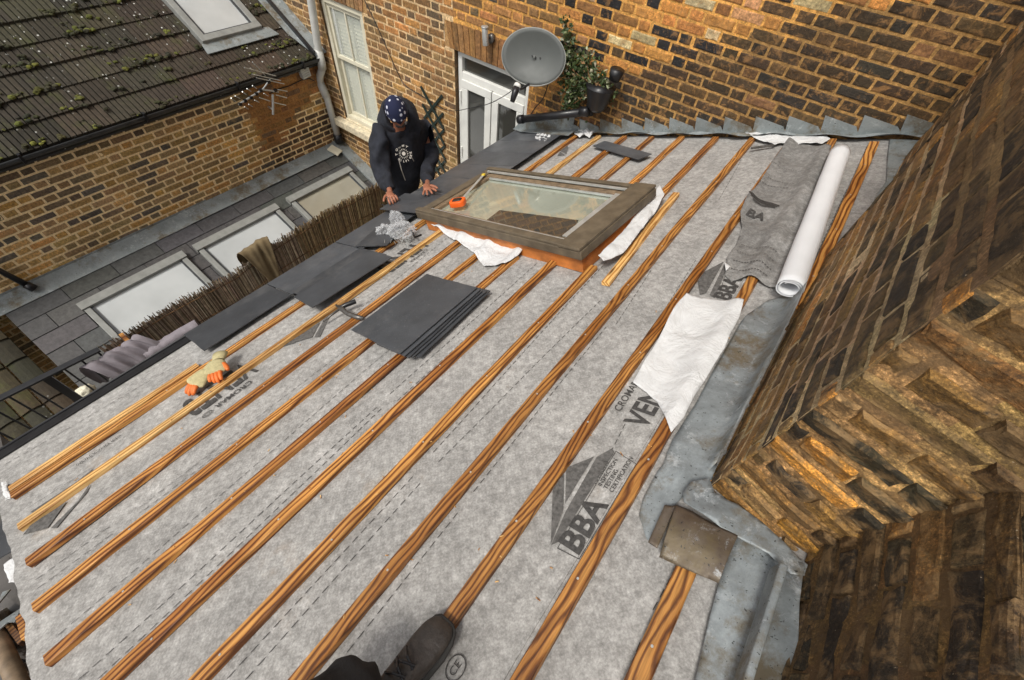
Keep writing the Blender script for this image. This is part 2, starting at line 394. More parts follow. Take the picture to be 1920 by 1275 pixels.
# ================================================================= REAR HOUSE
house=empty('brick_house',(-1.6,YR,-6.1),'tall London stock brick house at the back with white french door and sash window','house')
doorh=(-3.43,-2.46,-3.9,-1.80);winh=(-5.60,-4.83,-3.27,-1.80)
O=V((-7.2,YR,-6.1))
def hol(x0,x1,z0,z1): return (x0-O.x,x1-O.x,z0-O.z,z1-O.z)
holes=[hol(*doorh),hol(*winh),hol(-3.56,-2.36,-1.80,-1.565),hol(-5.70,-4.73,-1.80,-1.565)]
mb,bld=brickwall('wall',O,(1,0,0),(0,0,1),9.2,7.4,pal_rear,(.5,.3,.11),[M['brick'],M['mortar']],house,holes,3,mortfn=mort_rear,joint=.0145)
wall=bld()
# brick arches over the openings
def arch(x0,x1,z0,z1,n,pal,fan=.10):
    mb=MB();mb.cur=(.52,.30,.12)
    mb.prism([(x0,YR+.004,z0),(x1,YR+.004,z0),(x1,YR+.004,z1),(x0,YR+.004,z1)],(0,.2,0),1)
    for i in range(n):
        a=i/n;b=(i+1)/n
        def xt(t,top): 
            return x0+(x1-x0)*t+((t-.5)*fan*(1 if top else -.0))
        g=.005
        p=[(xt(a,0)+g,z0+.004),(xt(b,0)-g,z0+.004),(min(x1-.003,xt(b,1)-g),z1-.008+.025*math.sin(PI*(a+b)/2)),(max(x0+.003,xt(a,1)+g),z1-.008+.025*math.sin(PI*(a+b)/2))]
        if p[2][0]-p[3][0]<.02: continue
        mb.cur=pal()
        mb.prism([(x+random.uniform(-.002,.002),YR-.006,z+random.uniform(-.002,.002)) for x,z in p],(0,.03,0),0)
    return mb.build('arch',[M['brick'],M['mortar']],house,colors=True)
arch(-3.56,-2.36,-1.80,-1.565,17,lambda:pick([(4,(.34,.17,.06)),(2,(.25,.13,.05)),(1,(.16,.09,.04))]))
arch(-5.70,-4.73,-1.80,-1.565,14,lambda:pick([(4,(.38,.22,.10)),(2,(.28,.15,.07))]))
# reveals
for (x0,x1,z0,z1) in(doorh,winh):
    mb=MB()
    for a,b in(((x0,z0),(x0,z1)),((x0,z1),(x1,z1)),((x1,z1),(x1,z0))):
        mb.cur=(.16,.10,.05)
        mb.add([(a[0],YR,a[1]),(b[0],YR,b[1]),(b[0],YR+.12,b[1]),(a[0],YR+.12,a[1])],[(0,1,2,3)])
    mb.build('reveal',[M['brick']],house,colors=True)
# french door
def frame(mb,x0,x1,z0,z1,w,y0,y1,mi=0):
    mb.box(((x0+x1)/2,(y0+y1)/2,z1-w/2),(x1-x0,y1-y0,w),mi=mi);mb.box(((x0+x1)/2,(y0+y1)/2,z0+w/2),(x1-x0,y1-y0,w),mi=mi)
    for x in(x0+w/2,x1-w/2): mb.box((x,(y0+y1)/2,(z0+z1)/2),(w,y1-y0-.002,z1-z0-2*w),mi=mi)
mb=MB();frame(mb,-3.42,-2.47,-3.9,-1.805,.055,YR+.045,YR+.115);mb.box((-2.945,YR+.08,-2.035),(.84,.066,.07))
fd=mb.build('french_door',M['pvc'],house,bevel=.006);tag(fd,'white double french door with a glazed fanlight above')
mb=MB();mb.box((-2.945,YR+.09,-1.93),(.83,.012,.15));mb.build('pane',M['glass_dark'],fd)
for x0,x1 in((-3.365,-2.952),(-2.938,-2.525)):
    mb=MB();frame(mb,x0,x1,-3.84,-2.072,.085,YR+.03,YR+.085);lf=mb.build('door_leaf',M['pvc'],fd,bevel=.006)
    mb=MB();mb.box(((x0+x1)/2,YR+.065,-2.95),(x1-x0-.17,.014,1.60));mb.build('pane',M['glass_dark'],fd)
for z in(-2.25,-2.9,-3.5):
    mb=MB();mb.tube([(-3.375,YR+.025,z-.06),(-3.375,YR+.025,z+.06)],.014);mb.build('hinge',M['pvc'],fd)
# curtains seen inside fanlight
mb=MB()
for x in(-3.1,-2.93,-2.72): mb.box((x,YR+.13,-2.5),(.10,.02,1.4))
mb.build('curtain',simple('grey_curtain',(.25,.25,.24),.9),fd)
# sash window
mb=MB();frame(mb,-5.59,-4.84,-3.26,-1.81,.055,YR+.02,YR+.115);sw=mb.build('sash_window',M['cream'],house,bevel=.005);tag(sw,'cream sash window with closed louvre shutters')
for (z0,z1,yo) in((-2.47,-1.865,.045),(-3.205,-2.43,.075)):
    mb=MB();frame(mb,-5.535,-4.895,z0,z1,.045,YR+yo,YR+yo+.03);mb.box((-5.215,YR+yo+.015,(z0+z1)/2),(.022,.028,z1-z0-.09));mb.build('sash',M['cream'],sw,bevel=.003)
    mb=MB();mb.box((-5.215,YR+yo+.018,(z0+z1)/2),(.60,.004,z1-z0-.07))
    g=NT('clear_or_reflection_glass');g.color((.8,.85,.8));g.rough(.03);g.b.inputs['Alpha'].default_value=.25
    mb.build('pane',g.m,sw)
for k,x in enumerate((-5.37,-5.055)):
    mb=MB();frame(mb,x-.155,x+.155,-3.2,-1.87,.03,YR+.125,YR+.15)
    z=-3.16
    while z<-1.91:
        mb.box((x,YR+.138,z),(.25,.006,.05),Euler((math.radians(-35),0,0)).to_matrix());z+=.042
    mb.build('shutter',M['louvre'],sw)
mb=MB();mb.box((-5.24,YR-.02,-3.335),(1.03,.17,.10));mb.box((-5.215,YR+.04,-3.275),(.76,.09,.03));mb.build('sill',M['paint_old'],sw,bevel=.008)
# stepped lead flashing following the roof up the rear wall
def flash_line(x): return x*math.tan(S)-H0/CS
k=0;x=-2.02
while x<.56:
    x1=min(x+.205,.60);zb=flash_line(x);zt=zb+.115+random.uniform(0,.02)
    bot=[]
    for t in(1,.8,.6,.4,.2,0):
        xx=x+(x1+.012-x)*t;bot.append((xx,YR-.006-.002*(k%2),flash_line(xx)+.028+.008*math.sin(xx*17)))
    top=[(x-.034,YR-.006-.002*(k%2),zb+.150),(x1-.034,YR-.006-.002*(k%2),zb+.148)]
    mb=MB();mb.prism(top+bot,(0,-.006,0))
    # skirt lying on roof
    n0=len(bot);vs=[];
    for (xx,yy,zz) in bot: vs.append(V((xx,yy-.004,zz)))
    for (xx,yy,zz) in bot:
        vs.append(V((xx,YR-.05-.012*math.sin(xx*11),flash_line(xx)+.050+.008*math.sin(xx*23))))
    for (xx,yy,zz) in bot:
        vs.append(V((xx,YR-.078-.012*math.sin(xx*11),flash_line(xx)+.050+.010*math.sin(xx*19))))
    mb.add(vs,[(i,i+1,n0+i+1,n0+i) for i in range(n0-1)]+[(n0+i,n0+i+1,2*n0+i+1,2*n0+i) for i in range(n0-1)])
    mb.build('flashing',M['lead_pale'],house,smooth=False)
    x=x1;k+=1
# ================================================================= NEIGHBOUR (left) HOUSE
XL=-5.863
nb=empty('neighbour_house',(XL,1.2,-6.1),'yellow brick neighbouring house wall with mossy tiled roof and black gutter','house')
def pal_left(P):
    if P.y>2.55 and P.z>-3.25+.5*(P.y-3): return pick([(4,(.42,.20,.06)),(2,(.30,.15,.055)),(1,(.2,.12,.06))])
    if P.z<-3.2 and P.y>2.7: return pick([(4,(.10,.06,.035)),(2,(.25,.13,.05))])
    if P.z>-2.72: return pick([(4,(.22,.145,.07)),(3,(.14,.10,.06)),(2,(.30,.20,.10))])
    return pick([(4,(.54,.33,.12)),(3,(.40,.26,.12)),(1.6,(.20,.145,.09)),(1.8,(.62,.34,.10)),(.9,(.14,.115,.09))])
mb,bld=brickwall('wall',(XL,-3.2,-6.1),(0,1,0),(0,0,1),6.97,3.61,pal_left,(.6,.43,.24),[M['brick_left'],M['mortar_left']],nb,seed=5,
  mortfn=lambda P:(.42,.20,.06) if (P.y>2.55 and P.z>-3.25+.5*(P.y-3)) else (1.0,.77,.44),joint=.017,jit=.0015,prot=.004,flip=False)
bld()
# tiled roof: pitch 30
TP=math.radians(30);TC,TS=math.cos(TP),math.sin(TP)
def TR(s,y,h=0): return V((-5.74-s*TC,y,-2.475+s*TS))+V((TS,0,TC))*h
# skylight rectangle in (s,y)
def tpx(x,y):
    n=V((TS,0,TC));P0=V((-5.74,0,-2.475));r=ray(x,y);P=r*(n.dot(P0)/n.dot(r));return ((-5.74-P.x)/TC,P.y)
sk=(.55,1.45,2.50,3.30)
random.seed(11);mb=MB()
g=.245
for i in range(13):
    y=-3.3+(0 if i%2 else .045)
    k=0
    off=random.uniform(-.004,.004)
    while y<3.70:
        s0=i*g-.02
        inside=(sk[0]-.05<s0+.12<sk[1]+.05 and sk[2]-.03<y<sk[3]+.0)
        if k%8==0: base=pick([(3,(.042,.033,.021)),(2,(.032,.026,.017)),(2,(.053,.042,.028)),(1,(.040,.037,.020))]) ; tl=random.uniform(-.004,.004)
        if k%8==0 and y>1.9: base=pick([(3,(.052,.037,.024)),(2,(.038,.028,.019))])
        mb.cur=base
        if not inside:
            w=.046;h0,h1=.0,.004
            hf=.032+tl+off
            p=[TR(s0,y,h0),TR(s0,y+w,h0),TR(s0+g+.05,y+w,0),TR(s0+g+.05,y,0),TR(s0,y+.004,hf),TR(s0,y+w-.004,hf),TR(s0+g+.05,y+w-.004,.008),TR(s0+g+.05,y+.004,.008)]
            mb.hexa(p)
        y+=.0505;k+=1
mb.cur=(.012,.011,.009);mb.hexa([TR(-.05,-3.3,-.06),TR(3.2,-3.3,-.06),TR(3.2,3.7,-.06),TR(-.05,3.7,-.06),TR(-.05,-3.3,-.002),TR(3.2,-3.3,-.002),TR(3.2,3.7,-.002),TR(-.05,3.7,-.002)])
tr=mb.build('tiled_roof',[M['tile']],nb,colors=True);tag(tr,'brown ribbed roof tiles with moss and lichen')
# moss tufts along the laps
mb=MB();random.seed(21)
for q in range(900):
    i=random.randint(0,9);y=random.uniform(-1.4,3.6);s=i*g-.02+abs(random.gauss(0,.05));r=random.uniform(.008,.034)
    if sk[0]-.1<s<sk[1]+.1 and sk[2]-.05<y<sk[3]+.05: continue
    if noise.noise(V((s*3,y*2,1)))<-.05 and random.random()<.7: continue
    c=TR(s,y,.03);mb.cur=vary(random.choice([(.10,.105,.018),(.045,.045,.016),(.035,.035,.018)]),.5)
    for w in range(3):
        cc=c+V((random.uniform(-r,r),random.uniform(-r,r)*1.6,random.uniform(-r,r)*.4));bmx=[]
        rr=r*random.uniform(.5,.9)
        vs=[cc+V((math.cos(a)*rr*math.cos(e),math.sin(a)*rr*1.2*math.cos(e),math.sin(e)*rr*.7))*random.uniform(.8,1.2) for e in(-.5,.3,1.0) for a in[2*PI*t/6 for t in range(6)]]
        fs=[(a*6+t,a*6+(t+1)%6,a*6+6+(t+1)%6,a*6+6+t) for a in range(2) for t in range(6)]+[tuple(12+t for t in range(6))]
        mb.add(vs,fs)
o=mb.build('moss',[attrmat('moss_green',.95,0,0,.8)],nb,colors=True);tag(o,kind='stuff')
# fascia and gutter
mb=MB();mb.obox((XL+.05,-3.2,-2.52),(XL+.05,3.7,-2.52),.03,.16);mb.build('fascia',M['gutter_grey'],nb)
mb=MB();pr=[]
for a in range(9):
    t=PI+PI*a/8;pr.append((math.cos(t)*.055,math.sin(t)*.055))
for i in range(8):
    (a0,b0),(a1,b1)=pr[i],pr[i+1]
    mb.add([(-5.735+a0,-3.2,-2.475+b0),(-5.735+a1,-3.2,-2.475+b1),(-5.735+a1,3.68,-2.475+b1),(-5.735+a0,3.68,-2.475+b0)],[(0,1,2,3)])
gt=mb.build('gutter',M['gutter_grey'],nb,smooth=True);so=gt.modifiers.new('t','SOLIDIFY');so.thickness=.004
for y in(-.9,.35,1.45,2.5,3.4):
    mb=MB();mb.box((-5.735,y,-2.495),(.125,.022,.085));mb.build('gutter_bracket',M['black'],nb)
# abutment lead valley against rear house
mb=MB()
pts=[TR(-.03,3.775,.06),TR(3,3.775,.06),TR(3,3.46,.045),TR(.35,3.50,.045),TR(-.03,3.62,.045)]
mb.prism(pts,(0,0,.008));mb.build('lead_valley',M['lead_pale'],nb)
mb=MB();mb.obox(TR(.0,3.60,.075),TR(3,3.58,.075),.03,.05);mb.build('verge_trim',M['black_metal'],nb)
# skylight in tiled roof
def skylight(P,s0,s1,y0,y1,parent,glass,hh=.09,w=.075,fm='frame_grey'):
    mb=MB()
    def bx(a0,a1,b0,b1,h0,h1,mm=mb): mm.hexa([P(a0,b0,h0),P(a1,b0,h0),P(a1,b1,h0),P(a0,b1,h0),P(a0,b0,h1),P(a1,b0,h1),P(a1,b1,h1),P(a0,b1,h1)])
    bx(s0,s0+w,y0,y1,0,hh);bx(s1-w,s1,y0,y1,0,hh);bx(s0+w,s1-w,y0,y0+w,0,hh-.003);bx(s0+w,s1-w,y1-w,y1,0,hh-.003)
    f=mb.build('skylight',M[fm],parent,bevel=.006)
    mb=MB();ww=w+.022
    for a in((s0+w,s0+ww,y0+w,y1-w),(s1-ww,s1-w,y0+w,y1-w),(s0+ww,s1-ww,y0+w,y0+ww),(s0+ww,s1-ww,y1-ww,y1-w)): bx(*a,.02,hh-.018,mb)
    mb.build('sash',M['gutter_grey'],f)
    mb=MB();bx(s0+w,s1-w,y0+w,y1-w,.03,hh-.035,mb);mb.build('pane',glass,f)
    return f
f=skylight(TR,.50,1.42,2.50,3.26,nb,M['glass_blind']);tag(f,'pale skylight set in the tiled roof')
mb=MB()
pts=[TR(.375,2.46,.045),TR(.375,3.40,.045),TR(.50,3.34,.05),TR(.50,2.48,.05)];mb.prism(pts,(0,0,.006));mb.build('lead_apron',M['lead_pale'],nb)
# ================================================================= LEAN-TO slate roof
LP=math.radians(22);LC,LS=math.cos(LP),math.sin(LP)
def LR(s,y,h=0): return V((XL+s*LC,y,-3.70-s*LS))+V((LS,0,LC))*h
lean=empty('slate_lean_to',(-4.8,1.5,-6.1),'low grey slate lean-to roof with three skylights below the yellow brick wall','extension')
mb=MB();random.seed(31)
sks=[(.50,.96,-.19,.93),(.50,.96,1.08,2.21),(.50,.96,2.40,3.47)]
i=0;s=.16
while s<2.15:
    y=-.70+(-.25 if i%2 else 0)
    while y<3.70:
        y0=max(y,-.70);y1=min(y+.5,3.66)
        if y1-y0>.03:
            mb.cur=vary((.070,.068,.067),.10)
            segs=[(y0,y1)]
            for (a0,a1,b0,b1) in sks:
                if s+.1>a0+.03 and s+.1<a1-.03:
                    ns=[]
                    for (c,d) in segs:
                        if d<=b0 or c>=b1: ns.append((c,d))
                        else:
                            if c<b0:ns.append((c,b0+.01))
                            if d>b1:ns.append((b1-.01,d))
                    segs=ns
            for (c,d) in segs:
                if d-c<.02: continue
                t=.003*random.uniform(0,1)
                mb.hexa([LR(s,c+.004,.0),LR(s+.22,c+.004,.008),LR(s+.22,d-.004,.008),LR(s,d-.004,0),LR(s,c+.004,.006),LR(s+.22,c+.004,.016+t),LR(s+.22,d-.004,.016+t),LR(s,d-.004,.006)])
        y+=.5
    s+=.205;i+=1
mb.cur=(.03,.03,.03);mb.hexa([LR(0,-.69,-.12),LR(2.3,-.69,-.12),LR(2.3,3.77,-.12),LR(0,3.77,-.12),LR(0,-.69,-.004),LR(2.3,-.69,-.004),LR(2.3,3.77,-.004),LR(0,3.77,-.004)])
mb.build('slate_roof',[M['slate_attr']],lean,colors=True)
for k,(a0,a1,b0,b1) in enumerate(sks):
    f=skylight(LR,a0,a1+.5,b0,b1,lean,M['glass_blind'] if k<2 else M['glass_tan'],.075,.06)
    mb=MB();mb.hexa([LR(a0-.012,b0-.012,.02),LR(a0+.085,b0-.012,.02),LR(a0+.085,b1+.012,.02),LR(a0-.012,b1+.012,.02),LR(a0-.012,b0-.012,.082),LR(a0+.085,b0-.012,.092),LR(a0+.085,b1+.012,.092),LR(a0-.012,b1+.012,.082)])
    mb.build('top_cover',M['frame_grey'],f)
    tag(f,['nearest skylight in the lean-to, frosted white','middle skylight in the lean-to, frosted white','far skylight in the lean-to with a tan blind'][k])
# lead along top and verge
mb=MB()
for (y0,y1,h) in((-1.0,1.25,.020),(1.22,2.35,.027),(2.32,3.72,.034)):
    mb.hexa([LR(.0,y0,h-.004),LR(.20,y0,h-.004),LR(.20,y1,h-.004),LR(.0,y1,h-.004),LR(.0,y0,h),LR(.20,y0,h),LR(.20,y1,h),LR(.0,y1,h)])
mb.hexa([(XL+.004,-1,-3.70),(XL+.012,-1,-3.70),(XL+.012,1.6,-3.70),(XL+.004,1.6,-3.70),(XL+.004,-1,-3.665),(XL+.012,-1,-3.665),(XL+.012,1.6,-3.66),(XL+.004,1.6,-3.66)])
mb.build('lead_flashing',M['lead_pale'],lean)
mb=MB();mb.hexa([LR(0,3.60,.02),LR(2.2,3.60,.02),LR(2.2,3.70,.02),LR(0,3.70,.02),LR(0,3.60,.05),LR(2.2,3.60,.05),LR(2.2,3.70,.05),LR(0,3.70,.05)])
mb.hexa([LR(0,3.70,.02),LR(2.2,3.70,.02),LR(2.2,3.775,.02),LR(0,3.775,.02),LR(0,3.70,.035),LR(2.2,3.70,.035),LR(2.2,3.775,.035),LR(0,3.775,.035)])
mb.build('verge_lead',M['lead_pale'],lean)
mb=MB();mb.box((XL+.17,3.52,-3.70),(.17,.14,.02),Euler((0,LP,.4)).to_matrix());mb.build('cover_plate',M['cream'],lean)
# mossy pantile lean-to further left
ml=empty('mossy_lean_to',(-5.0,-1.8,-6.1),'dark mossy pantile roof at the left edge beside the slate lean-to','extension')
mb=MB();random.seed(41);s=-.1
while s<1.45:
    y=-3.2
    while y<-.80:
        mb.cur=pick([(3,(.038,.030,.016)),(2,(.030,.026,.015)),(2,(.055,.040,.02))]);h=random.uniform(.0,.006)
        n=5
        for q in range(n):
            a=y+.17*q/n;b=y+.17*(q+1)/n;f=lambda t:.02*math.sin(PI*(t-y)/.17)+.012
            mb.hexa([LR(s,a,0),LR(s+.29,a,.0),LR(s+.29,b,.0),LR(s,b,0),LR(s,a,f(a)),LR(s+.29,a,f(a)+.025+h),LR(s+.29,b,f(b)+.025+h),LR(s,b,f(b))])
        y+=.185
    s+=.26
mb.build('tiled_roof',[M['tile']],ml,colors=True)
mb,bld=brickwall('wall',(-4.48,-3.2,-6.1),(0,1,0),(0,0,1),2.45,1.72,lambda P:pick([(3,(.26,.15,.06)),(2,(.16,.10,.05))]),(.4,.28,.15),[M['brick_left'],M['mortar']],ml,holes=[(1.35,2.05,.35,1.35)],seed=9);bld()
mb=MB()
frame(mb,0,.7,-5.75,-4.75,.07,0,.06);mb.box((.35,.03,-5.25),(.06,.05,.86));mb.box((.35,.03,-5.2),(.56,.05,.06))
mb.v=[(-4.53+.02+y,-3.2+1.35+x,z) for x,y,z in mb.v];wn=mb.build('window',M['pvc'],ml)
mb=MB();mb.box((-4.50,-1.5,-5.25),(.01,.6,.9));mb.build('pane',M['glass_dark'],wn)
mb=MB();mb.obox((-4.42,-3.2,-4.30),(-4.42,-.72,-4.30),.1,.09);mb.build('gutter',M['black'],ml)
# black downpipe shoe over the lead at left
dp=empty('black_pipe',(XL+.12,-.62,-3.70),'short black rainwater pipe against the yellow brick wall at left','pipe')
mb=MB();a=atX(0,508,XL+.06);b=atX(48,533,XL+.10);mb.tube([a+V((0,-.35,.16)),a,b],.032,10);mb.build('pipe',M['black'],dp,smooth=True)
mb=MB();mb.tube([b,b+(b-a).normalized()*.05+V((.02,.01,-.02))],.042,10);mb.build('shoe',M['black'],dp,smooth=True)
# ================================================================= GROUND, TERRACE
mb=MB();mb.box((0,0,-6.15),(60,60,.1));tag(mb.build('ground',M['concrete']),kind='structure')
mb=MB();mb.box((-3.09,1.2,-3.53),(1.04,5.1,.10));tag(mb.build('terrace',M['concrete']),kind='structure')
mb,bld=brickwall('retaining_wall',(-3.62,-1.4,-6.1),(0,1,0),(0,0,1),5.17,2.5,lambda P:pick([(3,(.26,.15,.06)),(2,(.16,.10,.05))]),(.4,.28,.15),[M['brick_left'],M['mortar']],None,seed=19,flip=True)
# (this wall carries the terrace edge; reversed so it faces the lean-to)
tag(bld(),'brick wall under the terrace edge behind the reed fence','wall')
# ================================================================= THE NEW ROOF
roof=empty('unfinished_roof',RP(-1.2,1.4,-3.0),'unfinished lean-to roof of grey underlay and wooden battens being slated','roof')
random.seed(51)
BU=[-2.20,-1.92,-1.665,-1.405,-1.14,-.878,-.63,-.37,-.11,.138,.371]
def bprof(u): return max([math.exp(-((u-b)/.045)**2) for b in BU])
# underlay: grid, with a ragged lower end
def xwall(y): # chimney face X/CS at y
    T=[(.80,.327),(1.67,.352),(2.2,.375),(2.53,.44),(2.83,.475),(3.06,.52),(3.4,.545),(3.78,.60)]
    if y<=.8:return .327
    for (a,b),(c,d) in zip(T,T[1:]):
        if a<=y<=c: return b+(d-b)*(y-a)/(c-a)
    return .6
me=MB();NU,NY=150,230
u0,u1,y0,y1=-2.66,.62,-.86,3.77
def uh(u,y):
    return .005*noise.noise(V((u*8,y*1.0,0)))*2+.004*noise.noise(V((u*2.2,y*1.5,5)))+.0035*max(0,noise.noise(V((u*16,y*2.2,9))))
idx={}
for i in range(NU+1):
    for j in range(NY+1):
        u=u0+(u1-u0)*i/NU
        yb=y0+.03*noise.noise(V((u*3,0,3)))+.008*noise.noise(V((u*14,0,8)))
        y=yb+(y1-yb)*j/NY
        me.v.append(tuple(RP(u,y,uh(u,y))));me.c.append((1,1,1))
for i in range(NU):
    for j in range(NY):
        a=i*(NY+1)+j
        uc=u0+(u1-u0)*(i+.5)/NU;yc=y0+(y1-y0)*(j+.5)/NY
        if uc>.36 and -.2>yc: pass
        me.f.append((a,a+NY+1,a+NY+2,a+1));me.m.append(0)
ul=me.build('underlay',M['underlay'],roof,smooth=True);tag(ul,'grey breather membrane printed with dashed lines and lettering')
# lap edges: thin second layers so a step shows
for (ua,ub) in((-2.62,-1.70),(-1.5,-.62),(-.55,.10)):
    mb=MB();n=120
    for e in range(n):
        ya=-.80+4.5*e/n;yb=-.80+4.5*(e+1)/n
        w=lambda y:.006*noise.noise(V((y*2.3,ub,1)))
        mb.add([RP(ub-.012+w(ya),ya,uh(ub,ya)+.0008),RP(ub+w(ya),ya,uh(ub,ya)+.0042),RP(ub+w(yb),yb,uh(ub,yb)+.0042),RP(ub-.012+w(yb),yb,uh(ub,yb)+.0008),RP(ub+w(ya)+.0005,ya,uh(ub,ya)-.001),RP(ub+w(yb)+.0005,yb,uh(ub,yb)-.001)],[(0,1,2,3),(1,4,5,2)])
    mb.build('underlay_lap',M['underlay'],roof)
# deck body, walls beneath
mb=MB()
mb.hexa([RP(-2.60,-.80,-.16),RP(.62,-.80,-.16),RP(.62,3.77,-.16),RP(-2.60,3.77,-.16),RP(-2.60,-.80,-.012),RP(.62,-.80,-.012),RP(.62,3.77,-.012),RP(-2.60,3.77,-.012)])
mb.build('deck',M['ply'],roof)
mb,bld=brickwall('wall',(-2.46,-2.6,-6.1),(0,1,0),(0,0,1),6.37,3.62,lambda P:pick([(3,(.26,.15,.06)),(2,(.16,.10,.05))]),(.4,.28,.15),[M['brick_left'],M['mortar']],roof,seed=23,flip=True);bld()
mb=MB();mb.obox(RP(-2.645,-1.5,-.07),RP(-2.645,3.74,-.07),.022,.15,up=NR);mb.rbox(-2.70,-2.625,-1.5,3.70,.006,.012);mb.build('fascia',M['black'],roof)
# eaves gutter
mb=MB();c0=RP(-2.735,0,-.045)
for i in range(8):
    a,b=PI+PI*i/8,PI+PI*(i+1)/8
    P=[(c0.x+math.cos(t)*.075,c0.z+math.sin(t)*.065) for t in(a,b)]
    mb.add([(P[0][0],-1.6,P[0][1]),(P[1][0],-1.6,P[1][1]),(P[1][0],3.7,P[1][1]),(P[0][0],3.7,P[0][1])],[(0,1,2,3)])
gt=mb.build('gutter',M['black'],roof,smooth=True);so=gt.modifiers.new('t','SOLIDIFY');so.thickness=.005
# battens (each its own part, own coordinates for the grain)
def batten(u,y0,y1,mat,parent,w=.046,t=.025,h=.0,name='batten',rot=0,du=0):
    L=y1-y0;nseg=max(4,int(L/.06));mb=MB();ph=random.uniform(0,50)
    sec=[(-w/2,0),(w/2,0),(w/2,t),(-w/2,t)]
    # chamfered section
    ch=.0025;sec=[(-w/2,0),(w/2,0),(w/2,t-ch),(w/2-ch,t),(-w/2+ch,t),(-w/2,t-ch)]
    vs=[]
    for i in range(nseg+1):
        y=-L/2+L*i/nseg
        bx=.0018*noise.noise(V((y*1.1,ph,0)));wz=1+.025*noise.noise(V((y*5,ph,3)))
        for (a,b) in sec: vs.append((a*wz+bx+random.uniform(-.0006,.0006),y,b*(1+.04*noise.noise(V((y*6,ph,9))))))
    k=len(sec);fs=[]
    for i in range(nseg):
        for q in range(k): fs.append((i*k+q,i*k+(q+1)%k,(i+1)*k+(q+1)%k,(i+1)*k+q))
    fs.append(tuple(range(k))[::-1]);fs.append(tuple(nseg*k+q for q in range(k)))
    mb.add(vs,fs)
    o=mb.build(name,mat,None)
    R=Matrix((V((CS,0,SN)),V((0,1,0)),NR)).transposed().to_4x4()
    o.matrix_world=Matrix.Translation(RP(u,(y0+y1)/2,h+.002))@R@Matrix.Rotation(rot,4,'Z')
    if parent:
        o.parent=parent;PEND.append(o)
    return o
PEND=[]
random.seed(61)
W,WP=M['wood'],M['wood_pale']
for (u,a,b,m) in [(-2.20,-.80,2.1,W),(-1.925,-.80,.90,WP),(-1.925,.90,1.93,WP),(-1.925,2.35,3.72,W),(-1.665,-.80,1.76,W),(-1.405,-.81,1.72,W),(-1.14,-.81,1.70,W),(-.878,-.80,1.80,W),
        (-.63,-.82,1.76,W),(-.37,-.82,3.70,M['wood_fig']),(-.11,-.82,3.70,M['wood_fig']),(.138,-.82,3.70,M['wood_fig']),(.371,-.82,.515,M['wood_fig']),(.371,1.78,3.66,W),
        (-.64,2.58,3.71,W),(-.91,2.58,3.71,W),(-1.165,2.60,3.70,W),(-1.42,2.60,3.70,W),(-1.68,2.60,3.70,WP)]:
    batten(u,a,b,m,roof,w=.046 if u<.3 else .052)
lb=batten(-2.262,-.80,.10,WP,None,name='loose_batten',rot=.008);tag(lb,'long yellow batten lying tight beside the lowest batten at left','batten')
lb=batten(-.522,1.64,2.71,WP,None,name='loose_batten',w=.044,rot=.055);lb.location+=NR*0;tag(lb,'short pale loose batten lying right of the roof window','batten')
# staples / nails on battens
mb=MB();random.seed(63)
for u in BU:
    y=-.6+random.uniform(0,.2)
    while y<3.5:
        if not(-2.1<u<-.6 and 1.6<y<2.7):
            c=RP(u+random.uniform(-.008,.008),y,.028);mb.tube([c-NR*.003,c+NR*.0005],.0038,6)
        y+=random.choice([.40,.42,.45])
mb.build('nail_heads',M['alu'],roof)
# printed dashes
def dashes(pa,pb,L=.024,gap=.014,w=.0027,lift=.004):
    a=roofpx(*pa) if pa[0]>5 or pa[1]>5 else pa
    b=roofpx(*pb)
    D=math.hypot(b[0]-a[0],b[1]-a[1]);n=int(D/(L+gap));mb=MB()
    dx,dy=(b[0]-a[0])/D,(b[1]-a[1])/D
    for i in range(n):
        s0=i*(L+gap);s1=s0+L
        q=[]
        for (s,e) in((s0,-1),(s1,-1),(s1,1),(s0,1)):
            u=a[0]+dx*s-dy*e*w/2;y=a[1]+dy*s+dx*e*w/2;q.append(RP(u,y,uh(u,y)+lift))
        mb.add(q,[(0,1,2,3)])
    return mb
PR=MB()
def cat(mb2):
    n=len(PR.v);PR.v+=mb2.v;PR.c+=mb2.c;PR.f+=[tuple(i+n for i in f) for f in mb2.f];PR.m+=mb2.m
for a,b in [((20,846),(113,788)),((10,872),(148,792)),((148,792),(355,672)),((113,788),(330,655)),((260,951),(688,628)),((66,1087),(229,968)),((270,957),(700,636)),((70,1104),(235,983)),
            ((113,1192),(735,653)),((148,1275),(712,760)),((732,740),(1010,492)),((186,1273),(727,756)),((745,752),(1025,500)),((427,1273),(783,883)),((462,1275),(796,896)),((812,848),(1142,487)),
            ((822,865),(1130,560)),((888,923),(1140,610)),((610,1274),(868,950)),((1155,610),(1225,500)),((1269,1062),(1216,1160)),((1200,1205),(1173,1274)),((1502,543),(1590,350)),
            ((660,590),(850,440)),((1145,850),(1180,780)),((1600,340),(1625,275)),((1390,300),(1345,380)),((1240,590),(1310,480))]:
    cat(dashes(a,b))
PR.build('dashed_print',M['print'],roof)
